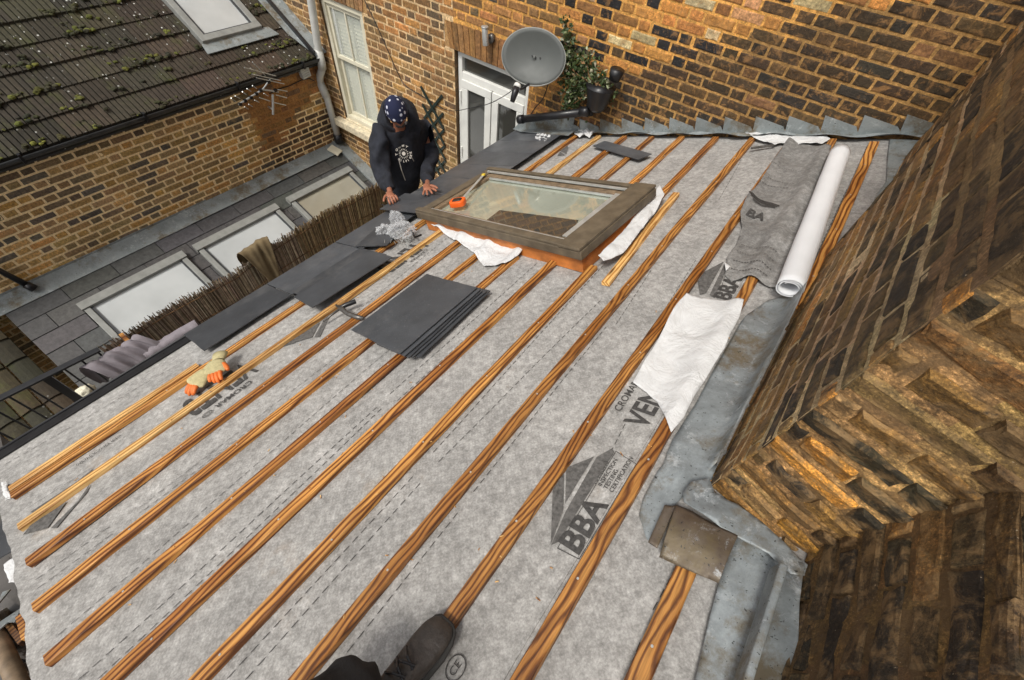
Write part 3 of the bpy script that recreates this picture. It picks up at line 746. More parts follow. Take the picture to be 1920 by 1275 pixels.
# lettering printed on the membrane
def text_mesh(s,size,fn,mb,mi=0,bold=0.0,sx=1.0):
    cu=bpy.data.curves.new('t','FONT');cu.body=s;cu.size=size;cu.offset=bold;cu.resolution_u=3
    ob=bpy.data.objects.new('t',cu);COL.objects.link(ob);bpy.context.view_layer.update()
    m=bpy.data.meshes.new_from_object(ob.evaluated_get(bpy.context.evaluated_depsgraph_get()))
    vs=[fn(v.co.x*sx,v.co.y) for v in m.vertices];mb.add(vs,[tuple(p.vertices) for p in m.polygons],mi)
    wd=max([v.co.x*sx for v in m.vertices] or [0])
    bpy.data.objects.remove(ob);bpy.data.meshes.remove(m);bpy.data.curves.remove(cu);return wd
def rtext(s,size,u,y,mb,d=1,lift=.0055,bold=0,sx=1.0,tilt=0):
    c,sn=math.cos(tilt),math.sin(tilt)
    def fn(x,t):
        x,t=x*c-t*sn,x*sn+t*c
        uu=u-d*t;yy=y+d*x;return RP(uu,yy,uh(uu,yy)+lift)
    return text_mesh(s,size,fn,mb,0,bold,sx)
def rpoly(pts,mb,lift=.005,px=True):
    q=[roofpx(*p) if px else p for p in pts];mb.add([RP(u,y,uh(u,y)+lift) for u,y in q],[tuple(range(len(q)))])
def rline(pts,mb,w=.002,px=True,lift=.005):
    q=[roofpx(*p) if px else p for p in pts]
    for a,b in zip(q,q[1:]):
        D=math.hypot(b[0]-a[0],b[1]-a[1]);nx,ny=-(b[1]-a[1])/D*w/2,(b[0]-a[0])/D*w/2
        k=max(1,int(D/.05))
        for i in range(k):
            p0=(a[0]+(b[0]-a[0])*i/k,a[1]+(b[1]-a[1])*i/k);p1=(a[0]+(b[0]-a[0])*(i+1)/k,a[1]+(b[1]-a[1])*(i+1)/k)
            mb.add([RP(p[0]+e*nx,p[1]+e*ny,uh(*p)+lift) for p,e in((p0,-1),(p1,-1),(p1,1),(p0,1))],[(0,1,2,3)])
mb=MB()
rpoly([(1033,1023),(1037,915),(1058,884),(1056,958)],mb)
rpoly([(1062,879),(1114,857),(1084,905),(1060,945)],mb)
rpoly([(1034,1024),(1060,962),(1119,858),(1148,842),(1152,850),(1048,1018)],mb,.0056)
mb.build('approval_mark',M['print_grey'],roof)
mb=MB();rline([(1155,848),(1193,872),(1086,1050),(1046,1030),(1155,848)],mb,.0022)
rtext('BBA',.105,.098,.382,mb,bold=.003,sx=1.0,lift=.006)
q=0
for s,du in(('APPROVAL',0),('INSPECTION',.021),('TESTING',.042),('CERTIFICATION',.063)):
    rtext(s,.021,.028+du,.615,mb,bold=.0003,lift=.006)
mb.build('approval_lettering',M['print'],roof)
# second mark beside the roll
mb=MB();rpoly([(1312,556),(1306,518),(1357,492),(1324,552)],mb);rpoly([(1330,556),(1358,497),(1366,497),(1340,562)],mb,.0056);mb.build('approval_mark',M['print_grey'],roof)
mb=MB();rtext('BBA',.105,.094,1.73,mb,bold=.003,lift=.006);rline([(1366,497),(1345,565)],mb,.002);mb.build('approval_lettering',M['print'],roof)
# centre right maker print
mb=MB();rtext('CROMAR',.040,-.042,.925,mb,bold=.0005,lift=.006);rtext('VENT3',.125,.075,.895,mb,bold=.003,lift=.006,sx=.8);mb.build('maker_lettering',M['print'],roof)
# left maker print, reading the other way
mb=MB();rtext('VENT3',.245,-2.025,.27,mb,d=-1,bold=.006,lift=.006,sx=.50);rtext('CROMAR',.048,-1.822,.21,mb,d=-1,lift=.006,bold=.0008)
th=[2*PI*i/24 for i in range(25)];rline([(-1.80+.018*math.cos(t),-.035+.024*math.sin(t)) for t in th],mb,.004,False);rline([(-1.80+.009*math.cos(t),-.035+.012*math.sin(t)) for t in th],mb,.003,False)
mb.build('maker_lettering',M['print'],roof)
mb=MB();rtext('VENT3',.245,-2.05,1.62,mb,d=-1,bold=.006,lift=.006,sx=.50);rtext('CROMAR',.040,-1.85,1.57,mb,d=-1,lift=.006);mb.build('maker_lettering',M['print'],roof)
mb=MB();rpoly([(528,653),(601,605),(586,633)],mb);rpoly([(590,633),(608,600),(620,592),(600,633)],mb);mb.build('approval_mark',M['print_grey'],roof)
mb=MB();rpoly([(46,1004),(62,985),(128,942),(92,992)],mb);rpoly([(98,992),(150,940),(172,908),(165,925),(108,992)],mb);rpoly([(60,962),(150,905),(178,880),(182,876),(150,915),(70,965)],mb);mb.build('approval_mark',M['print_grey'],roof)
mb=MB();rtext('CERTIFICATION',.028,-2.13,-.36,mb,d=-1,lift=.006);rline([(50,955),(170,880)],mb,.002);mb.build('approval_lettering',M['print'],roof)
c=roofpx(853,1255);mb=MB();rtext('CE',.030,c[0]+.010,c[1]-.016,mb,lift=.006);rline([(c[0]+.026*math.cos(t),c[1]+.004+.030*math.sin(t)) for t in th],mb,.003,False);mb.build('maker_lettering',M['print'],roof)
mb=MB();rpoly([(1050,283),(1060,268),(1066,277),(1062,290)],mb);rpoly([(1045,293),(1050,285),(1060,292)],mb);mb.build('approval_mark',M['print_grey'],roof)
# ---------------------------------------------------------------- generic sheets
def sheet(name,pts,hf,mat,parent=None,px=True,cell=.018,thick=.002,lift0=.01,backmat=None):
    q=[roofpx(*p,lift0) if px else p for p in pts]
    bm=bmesh.new();vs=[bm.verts.new((a,b,0)) for a,b in q];bm.faces.new(vs)
    us=[a for a,_ in q];ys=[b for _,b in q]
    x=min(us)+cell
    while x<max(us):
        bmesh.ops.bisect_plane(bm,geom=bm.verts[:]+bm.edges[:]+bm.faces[:],plane_co=(x,0,0),plane_no=(1,0,0));x+=cell
    y=min(ys)+cell
    while y<max(ys):
        bmesh.ops.bisect_plane(bm,geom=bm.verts[:]+bm.edges[:]+bm.faces[:],plane_co=(0,y,0),plane_no=(0,1,0));y+=cell
    for v in bm.verts:
        u,yy=v.co.x,v.co.y;h=hf(u,yy)
        if isinstance(h,tuple): du,dy,h=h
        else: du=dy=0
        v.co=RP(u+du,yy+dy,h)
    bmesh.ops.remove_doubles(bm,verts=bm.verts,dist=.0004);bmesh.ops.recalc_face_normals(bm,faces=bm.faces)
    me=bpy.data.meshes.new(name);bm.to_mesh(me);bm.free()
    for p in me.polygons:p.use_smooth=True
    o=link(name,me,parent,[mat]+([backmat] if backmat else []))
    so=o.modifiers.new('t','SOLIDIFY');so.thickness=thick;so.offset=1 if not backmat else 1
    if backmat: so.material_offset=1
    return o
def wr(u,y,a=.006,f=7,s=0): return a*noise.noise(V((u*f,y*f,s)))+a*.5*noise.noise(V((u*f*2.7,y*f*2.7,s+4)))
# lead valley along the chimney (upper length)
def hl(u,y): return .010+wr(u,y,.006,6,2)+.035*max(0,(u-.285)/.04)**2*(1 if y>.85 else 0)
lv=sheet('lead_valley',[(1440,562),(1400,590),(1388,605),(1350,672),(1305,755),(1262,822),(1250,850),(1243,872),(1232,885),(1205,935),(1198,965),(1212,1010),(1232,1022),(1262,950),(1300,912),(1332,905),(1345,872),(1390,790),(1440,695),(1482,615),(1500,572),(1475,552)],hl,M['lead'],roof,cell=.02,lift0=.01)
tag(lv,'grey weathered lead lining beside the chimney wall')
lv=sheet('lead_valley',[(1378,1008),(1350,1085),(1330,1160),(1300,1290),(1275,1400),(1480,1400),(1485,1275),(1492,1140),(1503,1065),(1440,1030),(1400,1003)],lambda u,y:.020+wr(u,y,.006,6,8)+.03*max(0,(u-.56)/.05),M['lead'],roof,cell=.02,lift0=.02)
tag(lv,'blue grey lead lining in the near corner of the chimney wall')
lv=sheet('lead_corner',[(1330,897),(1296,905),(1280,925),(1282,942),(1330,975),(1350,990),(1400,1018),(1440,1040),(1482,1078),(1508,1080),(1515,1058),(1500,1045),(1430,980),(1380,945),(1340,925)],lambda u,y:.050+wr(u,y,.01,9,3),M['lead'],roof,cell=.016,lift0=.045)
mb=MB()
mb.hexa([RP(.545,-.85,.05),RP(.575,-.85,.05),RP(.575,.62,.05),RP(.545,.62,.05),RP(.560,-.85,.11),RP(.578,-.85,.11),RP(.578,.62,.11),RP(.560,.62,.11)])
mb.build('lead_upstand',M['lead'],roof,bevel=.005)
sheet('lead_soaker',[(1668,262),(1722,264),(1692,305),(1673,352),(1640,385),(1640,372),(1662,340),(1664,300)],lambda u,y:.014+wr(u,y,.006,8,1),M['lead_pale'],roof,cell=.02)
# stained lead patch folded over the ridge of the underlay
pt=sheet('lead_patch',[(1268,946),(1300,958),(1384,1003),(1366,1045),(1348,1092),(1300,1070),(1236,1040),(1250,1000)],lambda u,y:.070+wr(u,y,.008,8,5)-.02*((y-.59)/.08)**2,M['lead_brown'],None,cell=.014,thick=.003,lift0=.06)
tag(pt,'square of stained brown lead sheet lying over the end of a batten by the chimney','lead sheet')
pt=sheet('lead_strip',[(1246,948),(1268,950),(1232,1030),(1215,1018)],lambda u,y:.045+wr(u,y,.006,9,6),M['lead_brown'],None,cell=.014,thick=.003,lift0=.04)
tag(pt,'narrow brown folded lead strip beside the square lead sheet','lead sheet')
# white membrane piece near the valley
def hw(u,y): return .030*bprof(u)+.018+wr(u,y,.012,6,11)+(.02 if u>.16 else 0)*min(1,(u-.16)/.05)
ws=sheet('membrane_sheet',[(1287,558),(1330,560),(1363,567),(1393,573),(1386,600),(1367,637),(1358,660),(1347,677),(1325,715),(1300,755),(1282,790),(1258,820),(1250,800),(1243,780),(1232,755),(1212,737),(1187,723),(1205,690),(1235,640),(1262,590)],hw,M['white_felt'],None,cell=.014,thick=.003)
tag(ws,'white felt sheet laid over battens beside the lead valley','felt sheet')
def scrap(pts,label,h=.03,amp=.02,f=9,s=0,cell=.012,mat='white_felt',lift=.03):
    o=sheet('membrane_scrap',pts,lambda u,y:h+wr(u,y,amp,f,s),M[mat],None,cell=cell,thick=.002,lift0=lift);tag(o,label,'felt scrap');return o
def hfl(u,y): return .020+.030*bprof(u)*.8+wr(u,y,.012,9,1)+.05*max(0,(y-1.72)/.12)
o=sheet('membrane_flap',[(806,424),(835,428),(860,436),(905,448),(950,462),(988,466),(970,482),(948,498),(925,494),(907,497),(893,480),(876,462),(850,448)],hfl,M['white_felt'],None,cell=.012,thick=.002,lift0=.03);tag(o,'white felt flap hanging below the front edge of the roof window','felt flap')
def hfr(u,y): return .085+wr(u,y,.012,9,2)-.03*max(0,min(1,(u+.56)/.06))
o=sheet('membrane_flap',[(1237,350),(1246,366),(1232,392),(1205,425),(1170,468),(1132,492),(1122,484),(1150,455),(1180,420),(1208,380)],hfr,M['white_felt'],None,cell=.010,thick=.002,lift0=.075);tag(o,'curled white felt flap along the right side of the roof window','felt flap')
scrap([(1396,250),(1440,249),(1480,252),(1550,256),(1556,262),(1540,270),(1500,269),(1465,268),(1452,273),(1440,266),(1415,260)],'long torn white felt scrap under the lead flashing behind the roll',.035,.014)
scrap([(1178,238),(1200,233),(1235,240),(1262,244),(1245,247),(1215,246),(1185,248)],'thin white felt scrap tucked under the flashing above the small slate',.035,.014)
scrap([(1073,244),(1090,236),(1110,240),(1115,248),(1108,256),(1080,256)],'crumpled white felt scrap at the top end of the pale batten',.045,.03,22,5,.008)
scrap([(1008,254),(1014,252),(1022,257),(1036,253),(1032,262),(1022,270),(1012,268),(1004,264)],'small crumpled white scrap lying on the dark slates',.045,.03,30,9,.007)
# underlay roll
random.seed(71)
ra=RP(.226,3.31,.085);rb=RP(.306,1.80,.085);mb=MB();n=90;seg=28
ax=(rb-ra).normalized();e1=ax.cross(NR).normalized();e2=e1.cross(ax)
pts=[]
turns=2.4;NS=70;vs=[]
for i in range(31):
    c=ra+(rb-ra)*i/30
    for k in range(NS):
        t=2*PI*turns*k/(NS-1)+.9;r=.055-.0075*(turns-1)*(1-k/(NS-1))*2+.0015*noise.noise(V((i*.3,k*.2,1)))
        if i>27: r*=1+.01*math.sin(k*.9)
        vs.append(c+(e1*math.cos(t)*1.02+e2*math.sin(t)*.9)*r)
fs=[(i*NS+k,i*NS+k+1,(i+1)*NS+k+1,(i+1)*NS+k) for i in range(30) for k in range(NS-1)]
mb.add(vs,fs);M['roll_white']=simple('clean_white_felt',(.76,.77,.79),.8,var=.04,sc=5,bump=.3,bsc=18)
ro=mb.build('membrane_roll',[M['roll_white'],M['underlay2']],None,smooth=True);so=ro.modifiers.new('t','SOLIDIFY');so.thickness=.003;so.offset=-1;so.material_offset=0
tag(ro,'white roll of underlay lying up the roof beside the chimney wall','felt roll')
def hr(u,y): return .034*bprof(u)+.020+wr(u,y,.013,5,21)+.010*math.sin(y*22+u*9)*.6+.02*max(0,(u-.2)/.1)
rs=sheet('membrane_sheet',[(1478,266),(1515,268),(1558,278),(1540,330),(1520,390),(1500,450),(1485,500),(1472,538),(1445,535),(1420,524),(1400,517),(1372,520),(1360,510),(1364,480),(1380,455),(1392,425),(1388,400),(1402,370),(1425,345),(1440,320),(1458,290)],hr,M['underlay2'],None,cell=.018,thick=.0025,lift0=.03)
tag(rs,'rumpled grey underlay sheet unrolled under the white roll, printed with part of a logo','felt sheet')
def on_sheet(u,y): return RP(u,y,hr(u,y)+.0065)
mb=MB()
def stext(s,size,u,y,bold=0):
    text_mesh(s,size,lambda x,t:on_sheet(u+x*.35-t*.0+x*.9*.4,y) if False else on_sheet(u+x*.93+t*.1,y+t*1.0-x*.18),mb,0,bold)
c=roofpx(1398,398,.04);stext('BA',.085,c[0],c[1],.003)
mb.build('printed_logo',M['print'],rs);mb=MB()
for k in range(3):
    pts=[roofpx(*p,.04) for p in((1403+k*4,365+k*6),(1420+k*4,372+k*5),(1445+k*3,378+k*4),(1462-k*4,383+k*2))]
    for (a,b) in zip(pts,pts[1:]):
        for q in range(4):
            p0=(a[0]+(b[0]-a[0])*q/4,a[1]+(b[1]-a[1])*q/4);p1=(a[0]+(b[0]-a[0])*(q+1)/4,a[1]+(b[1]-a[1])*(q+1)/4)
            w=.007
            mb.add([on_sheet(p0[0],p0[1]-w),on_sheet(p1[0],p1[1]-w),on_sheet(p1[0],p1[1]+w),on_sheet(p0[0],p0[1]+w)],[(0,1,2,3)])
mb.build('printed_swoosh',M['print'],rs);mb=MB()
for (a,b) in [((1400,345),(1480,352)),((1440,312),(1500,322)),((1382,470),(1452,492)),((1375,488),(1448,508)),((1366,498),(1440,520)),((1390,455),(1458,475)),((1425,335),(1490,345))]:
    a=roofpx(*a,.03);b=roofpx(*b,.03)
    for q in range(14):
        t0=q/14;t1=t0+.045;p0=(a[0]+(b[0]-a[0])*t0,a[1]+(b[1]-a[1])*t0);p1=(a[0]+(b[0]-a[0])*t1,a[1]+(b[1]-a[1])*t1);w=.0022
        mb.add([on_sheet(p0[0],p0[1]-w),on_sheet(p1[0],p1[1]-w),on_sheet(p1[0],p1[1]+w),on_sheet(p0[0],p0[1]+w)],[(0,1,2,3)])
mb.build('dashed_print',M['print'],rs)
exec('''
# small white torn corner at the mark
''')
scrap([(1358,490),(1369,500),(1361,508)],'tiny white torn felt corner beside the printed triangle mark',.03,.004)
# ================================================================= SLATES
def slate(u0,u1,y0,y1,h,rot=0,tilt=0,ty=0,parent=None,name='slate',mat='slate'):
    mb=MB();cu,cy=0,0;w,l=(u1-u0),(y1-y0)
    n=7;ring=[]
    def e(a,b): return [(a[0]+(b[0]-a[0])*i/n,a[1]+(b[1]-a[1])*i/n) for i in range(n)]
    for a,b in(((-w/2,-l/2),(w/2,-l/2)),((w/2,-l/2),(w/2,l/2)),((w/2,l/2),(-w/2,l/2)),((-w/2,l/2),(-w/2,-l/2))): ring+=e(a,b)
    ring=[(x+random.uniform(-.0018,.0018),y+random.uniform(-.0018,.0018)) for x,y in ring]
    mb.prism([(x,y,0) for x,y in ring],(0,0,.0055))
    o=mb.build(name,M[mat],None)
    R=Matrix((V((CS,0,SN)),V((0,1,0)),NR)).transposed().to_4x4()
    o.matrix_world=Matrix.Translation(RP((u0+u1)/2,(y0+y1)/2,h))@R@Matrix.Rotation(rot,4,'Z')@Matrix.Rotation(tilt,4,'Y')@Matrix.Rotation(ty,4,'X')
    if parent:o.parent=parent;PEND.append(o)
    return o
random.seed(81)
# eaves course fixed to the roof
slate(-2.70,-2.33,.175,.765,.032,0,-.02,parent=roof)
slate(-2.70,-2.33,.772,1.365,.032,0,-.02,parent=roof)
slate(-2.70,-2.33,1.372,1.965,.033,0,-.02,parent=roof)
slate(-2.36,-2.04,.79,1.375,.040,.0,-.02,parent=roof)
for i in range(6):
    slate(-2.72,-2.05,1.98+i*.298,1.98+(i+1)*.298-.004,.044,0,-.014,parent=roof)
sl=slate(-2.24,-1.955,.745,1.36,.052,-.07,-.05);tag(sl,'slate lying askew on the second batten left of the hammer','slate')
sl=slate(-2.45,-2.16,1.40,1.70,.052,.3,-.03);tag(sl,'short slate lying under the clear plastic bag near the eaves','slate')
sl=slate(-2.72,-2.12,1.87,2.17,.075,.04,-.03);tag(sl,'loose slate held flat under the hands of the worker','slate')
sl=slate(-1.585,-.985,3.235,3.475,.030,-.40,0);
sl.matrix_world=Matrix.Translation(RP(-1.285,3.36,.032))@Matrix((V((CS,0,SN)),V((0,1,0)),NR)).transposed().to_4x4()@Matrix.Rotation(-.42,4,'Z')
sl.scale=(1,.55,1);tag(sl,'narrow dark slate lying alone across battens behind the roof window','slate')
G='slates stacked on the battens'
stack=[(-1.150,1.035,.030,.040,.25,'bottom slate of the stack, its near corner sticking out at the lower right'),
       (-1.165,1.015,.041,.02,.25,'second slate from the bottom of the stack on the battens'),
       (-1.175,1.00,.051,.03,.25,'third slate from the bottom of the stack on the battens'),
       (-1.405,1.005,.052,-.015,.26,'slate at the left half of the stack, partly under the top slate'),
       (-1.175,.995,.062,.012,.23,'slate second from the top of the stack on the battens'),
       (-1.190,.99,.073,0,.215,'topmost slate of the stack, marked with small stamped print')]
for (u,y,h,r,wd_,lab) in stack:
    o=slate(u-wd_/2,u+wd_/2,y-.29,y+.29,h,r,-.012);tag(o,lab,'slate',G)
mb=MB();rt=lambda x,t:RP(-1.105-t,.80+x,.0815);text_mesh('A 5 32',.022,rt,mb);o2=mb.build('stamp',M['print'],None)
o2.parent=o;PEND.append(o2)
# ================================================================= ROOF WINDOW
rw=empty('roof_window',RP(-1.36,2.15,0),'brown framed roof window standing on its timber upstand above the battens','roof window')
RT=-.075;cu,cyy=-1.36,2.135
def WX(a,b,h):
    return RP(cu+a*math.cos(RT)-b*math.sin(RT),cyy+a*math.sin(RT)+b*math.cos(RT),h)
def wbox(mb,a0,a1,b0,b1,h0,h1,mi=0): mb.hexa([WX(a0,b0,h0),WX(a1,b0,h0),WX(a1,b1,h0),WX(a0,b1,h0),WX(a0,b0,h1),WX(a1,b0,h1),WX(a1,b1,h1),WX(a0,b1,h1)],mi)
A,B=.745,.405
for (a0,a1,b0,b1) in((-A+.05,A-.02,-B+.03,-B+.075),(A-.065,A-.02,-B+.076,B-.03),(-A+.05,-A+.095,-B+.076,B-.03),(-A+.096,A-.066,B-.075,B-.03)):
    mb=MB();wbox(mb,a0,a1,b0,b1,.002,.099);mb.v=[tuple(p) for p in mb.v];mb.build('timber_upstand',M['wood_red'],rw)
mb=MB()
wbox(mb,-A,A,-B,-B+.085,.100,.155);wbox(mb,-A,A,B-.075,B,.100,.155);wbox(mb,-A,-A+.08,-B+.0851,B-.0751,.100,.153);wbox(mb,A-.155,A,-B+.0851,B-.0751,.100,.158)
mb.build('outer_frame',M['frame_brown'],rw,bevel=.007)
mb=MB();wbox(mb,-A+.004,A-.15,-B+.004,-B+.045,.156,.172);wbox(mb,A-.15,A-.004,-B-.006,B+.004,.159,.176);wbox(mb,-A+.01,A-.16,B-.045,B-.006,.156,.168)
mb.build('cover_trim',M['frame_brown'],rw,bevel=.004)
mb=MB();a,b=A-.155,B-.085
wbox(mb,-A+.081,a-.001,-B+.0855,-B+.118,.09,.140);wbox(mb,-A+.081,a-.001,B-.125,B-.0755,.09,.146);wbox(mb,-A+.081,-A+.125,-B+.1185,B-.1255,.09,.142);wbox(mb,a-.05,a-.001,-B+.1185,B-.1255,.09,.142)
sash=mb.build('sash',M['frame_in'],rw,bevel=.004)
mb=MB();wbox(mb,-A+.09,a-.01,-B+.082,-B+.094,.1405,.150);wbox(mb,-A+.06,a+.02,B-.088,B-.070,.1555,.166);wbox(mb,a-.058,a-.012,-B+.12,B-.127,.1425,.150);wbox(mb,-A+.11,a-.055,B-.140,B-.127,.126,.138)
mb.build('glazing_bead',M['alu'],rw)
mb=MB();wbox(mb,-A+.1255,a-.0505,-B+.1185,B-.1255,.112,.120);mb.build('pane',M['glass_win'],rw)
def wpx(x,y,h):
    u,yy=roofpx(x,y,h);return RP(u,yy,h)
mb=MB();mb.prism([wpx(*p,.1215) for p in((937,394),(1085,413),(1064,446),(908,416))],NR*.001);tag(mb.build('clear_or_reflection_glass',M['glass_dark'],rw),'dark reflection on the glass, laid in as a dark sheet')  # dark reflection in the pane, put in as a thin dark glass polygon
# tape measure with its blade along the window edge
tm=empty('tape_measure',RP(-1.83,1.955,.15),'orange and black tape measure on the left corner of the roof window','tape measure')
tc=roofpx(858,378,.18);mb=MB();seg=20
def TM(a,b,h): 
    t=.5;return RP(tc[0]+a*math.cos(t)-b*math.sin(t),tc[1]+a*math.sin(t)+b*math.cos(t),h)
ring=[(.058*math.copysign(abs(math.cos(t))**.55,math.cos(t)),.048*math.copysign(abs(math.sin(t))**.55,math.sin(t))) for t in[2*PI*i/seg for i in range(seg)]]
vs=[TM(x,y,.156) for x,y in ring]+[TM(x,y,.192) for x,y in ring]+[TM(x*.62,y*.62,.196) for x,y in ring]+[TM(x*.62,y*.62,.188) for x,y in ring]
mb.add(vs,[(q*seg+i,q*seg+(i+1)%seg,(q+1)*seg+(i+1)%seg,(q+1)*seg+i) for q in range(3) for i in range(seg)]+[tuple(range(seg))[::-1]])
mb.build('case',M['orange'],tm,smooth=True,bevel=.002)
mb=MB();vs=[TM(x*.63,y*.63,.182) for x,y in ring]+[TM(x*.55,y*.5,.199) for x,y in ring];mb.add(vs,[(i,(i+1)%seg,seg+(i+1)%seg,seg+i) for i in range(seg)]+[tuple(seg+i for i in range(seg))]);mb.build('side_panel',M['black'],tm,bevel=.002)
mb=MB();a=RP(tc[0]-.02,tc[1]+.05,.165);b=RP(*roofpx(905,328,.17),.165);mb.obox(a,b,.022,.0015,up=NR);mb.build('blade',M['alu'],tm)
mb=MB();mb.obox(b,b+(b-a).normalized()*.03,.026,.012,up=NR);mb.build('end_hook',M['yellow'],tm,bevel=.003)
# ================================================================= HAMMER
hm=empty('hammer',RP(-1.65,.8,.03),'slater hammer with black grip lying across a batten beside the slate stack','hammer')
P=lambda x,y,h:RP(*roofpx(x,y,h),h)
mb=MB();mb.tube([P(606,603,.035),P(622,590,.045),P(640,577,.055)],[.006,.007,.008],8);mb.build('shaft',M['steel'],hm,smooth=True)
mb=MB();mb.tube([P(638,577,.055),P(650,571,.056),P(667,565,.056)],[.013,.015,.0145],10);mb.build('grip',M['black'],hm,smooth=True,bevel=.002)
mb=MB();mb.tube([P(630,572,.055),P(642,580,.055),P(652,589,.052),P(668,594,.046),P(682,597,.040)],[.006,.016,.013,.015,.010],8);mb.build('head',M['steel'],hm,smooth=True)
# ================================================================= GLOVES
def skinm(verts,edges,rad,lv=2):
    me=bpy.data.meshes.new('sk');me.from_pydata([tuple(v) for v in verts],edges,[])
    ob=bpy.data.objects.new('sk',me);COL.objects.link(ob);m=ob.modifiers.new('s','SKIN');m.use_smooth_shade=True
    if not me.skin_vertices: raise Exception('no skin layer')
    for i,r in enumerate(rad):
        d=me.skin_vertices[0].data[i];d.radius=(r,r) if not isinstance(r,tuple) else r;d.use_root=(i==0)
    s=ob.modifiers.new('u','SUBSURF');s.levels=s.render_levels=lv
    bpy.context.view_layer.update()
    r=bpy.data.meshes.new_from_object(ob.evaluated_get(bpy.context.evaluated_depsgraph_get()))
    vs=[v.co.copy() for v in r.vertices];fs=[tuple(p.vertices) for p in r.polygons]
    bpy.data.objects.remove(ob);bpy.data.meshes.remove(me);bpy.data.meshes.remove(r);return vs,fs
def hand_chains(fr,curl=.25,spread=1.0,thumb=1,sc=1.0,fat=1.0):
    # fr(x,y,z): x across palm (thumb side negative*thumb), y towards finger tips, z up(back of hand)
    out=[]
    out.append(([fr(0,-.075*sc,.012*sc),fr(0,-.03*sc,.014*sc),fr(0,.02*sc,.014*sc),fr(0,.052*sc,.011*sc)],[(0,1),(1,2),(2,3)],[(.027*fat,.019*fat),(.033*fat,.014*fat),(.042*fat,.013*fat),(.040*fat,.010*fat)]))
    for i,(x,L,an) in enumerate(((-.031,.072,.22),(-.010,.082,.07),(.011,.076,-.07),(.030,.060,-.20))):
        x=x*thumb;an=an*thumb*spread
        pts=[];px,py,pz=x,.038,.012;ca=0;d=an*-1
        pts.append((px,py,pz))
        for s,l in enumerate((.45,.32,.23)):
            ca+=curl*(.5+.5*s)*(1+.2*((i*7)%3-1))
            px+=math.sin(-an)*-1*L*l*math.cos(ca)*-1 if False else math.sin(an)*-1*L*l*math.cos(ca);py+=math.cos(an)*L*l*math.cos(ca);pz-=math.sin(ca)*L*l
            pts.append((px,py,pz))
        pts=[fr(a*sc,b*sc,c*sc) for a,b,c in pts]
        out.append((pts,[(0,1),(1,2),(2,3)],[.0105*fat*sc,.0098*fat*sc,.0088*fat*sc,.0070*fat*sc]))
    t=thumb
    out.append(([fr(-.028*t*sc,-.035*sc,.010*sc),fr(-.050*t*sc,-.008*sc,.006*sc),fr(-.066*t*sc,.020*sc,.002*sc),fr(-.074*t*sc,.044*sc,-.002*sc)],[(0,1),(1,2),(2,3)],[.013*fat*sc,.0125*fat*sc,.011*fat*sc,.0085*fat*sc]))
    return out
def frm(o,yd,zd=NR):
    o=V(o);yd=V(yd).normalized();zd=(V(zd)-yd*V(zd).dot(yd)).normalized();xd=yd.cross(zd)
    return lambda x,y,z:o+xd*x+yd*y+zd*z
def hand_mesh(mb,fr,mi=0,**k):
    for ch in hand_chains(fr,**k):
        vs,fs=skinm(*ch,lv=1);mb.add(vs,fs,mi)
def glove(name,px_cuff,px_tip,h,thumb,label):
    a=P(*px_cuff,h+.01);b=P(*px_tip,h);d=(b-a).normalized();o=a+d*.09
    fr=frm(o,d)
    g=empty(name,o-NR*.03,label,'glove')
    mb=MB();ch=hand_chains(fr,curl=.45,spread=.35,thumb=thumb,sc=.86,fat=1.45)
    for c in ch[1:]:
        vs,fs=skinm(*c,lv=1);mb.add(vs,fs)
    mb.build('finger_coating',M['glove_orange'],g,smooth=True)
    mb=MB();vs,fs=skinm(*ch[0],lv=2);mb.add(vs,fs);mb.build('palm',M['glove_knit'],g,smooth=True)
    mb=MB();seg=16;vs=[]
    for q,(yy,r) in enumerate(((-.055,.030),(-.085,.033),(-.115,.036),(-.115,.031),(-.075,.026))):
        for i in range(seg):
            t=2*PI*i/seg;vs.append(fr(math.cos(t)*r*1.15,yy,.012+math.sin(t)*r*.62))
    mb.add(vs,[(q*seg+i,q*seg+(i+1)%seg,(q+1)*seg+(i+1)%seg,(q+1)*seg+i) for q in range(4) for i in range(seg)]);mb.build('cuff',M['glove_knit'],g,smooth=True)
glove('work_glove',(414,672),(402,712),.055,1,'cream work glove with orange fingers, open cuff uppermost, nearer the slates')
glove('work_glove',(400,690),(366,724),.035,-1,'cream work glove with orange fingertips pointing down the roof to the eaves')
# ================================================================= PLASTIC BAG
bg=empty('plastic_bag',RP(-2.2,1.62,.03),'clear plastic bag of fixings crumpled on the slates by the roof window','bag')
mb=MB();bc=P(748,440,.09)
def blob(c,rx,ry,rz,amp,f,seed,nu=28,nv=18,ex=V((CS,0,SN)),ey=V((0,1,0)),ez=NR):
    vs=[];fs=[]
    for j in range(nv+1):
        e=-PI/2+PI*j/nv
        for i in range(nu):
            a=2*PI*i/nu;d=V((math.cos(a)*math.cos(e),math.sin(a)*math.cos(e),math.sin(e)))
            k=1+amp*noise.noise(d*f+V((seed,0,0)))+amp*.6*noise.noise(d*f*2.3+V((0,seed,0)))
            q=c+(ex*d.x*rx+ey*d.y*ry+ez*d.z*rz)*k;vs.append(q)
    for j in range(nv):
        for i in range(nu): fs.append((j*nu+i,j*nu+(i+1)%nu,(j+1)*nu+(i+1)%nu,(j+1)*nu+i))
    return vs,fs
vs,fs=blob(P(752,432,.07),.12,.09,.055,.32,3.4,3);mb.add(vs,fs);vs,fs=blob(P(745,412,.10),.055,.045,.07,.4,3.6,8);mb.add(vs,fs);mb.build('bag_skin',M['bag'],bg)
mb=MB();vs,fs=blob(P(722,432,.06),.075,.06,.035,.6,3.4,12);mb.add(vs,fs);mb.build('small_bag',M['bag'],bg)
mb=MB();random.seed(5)
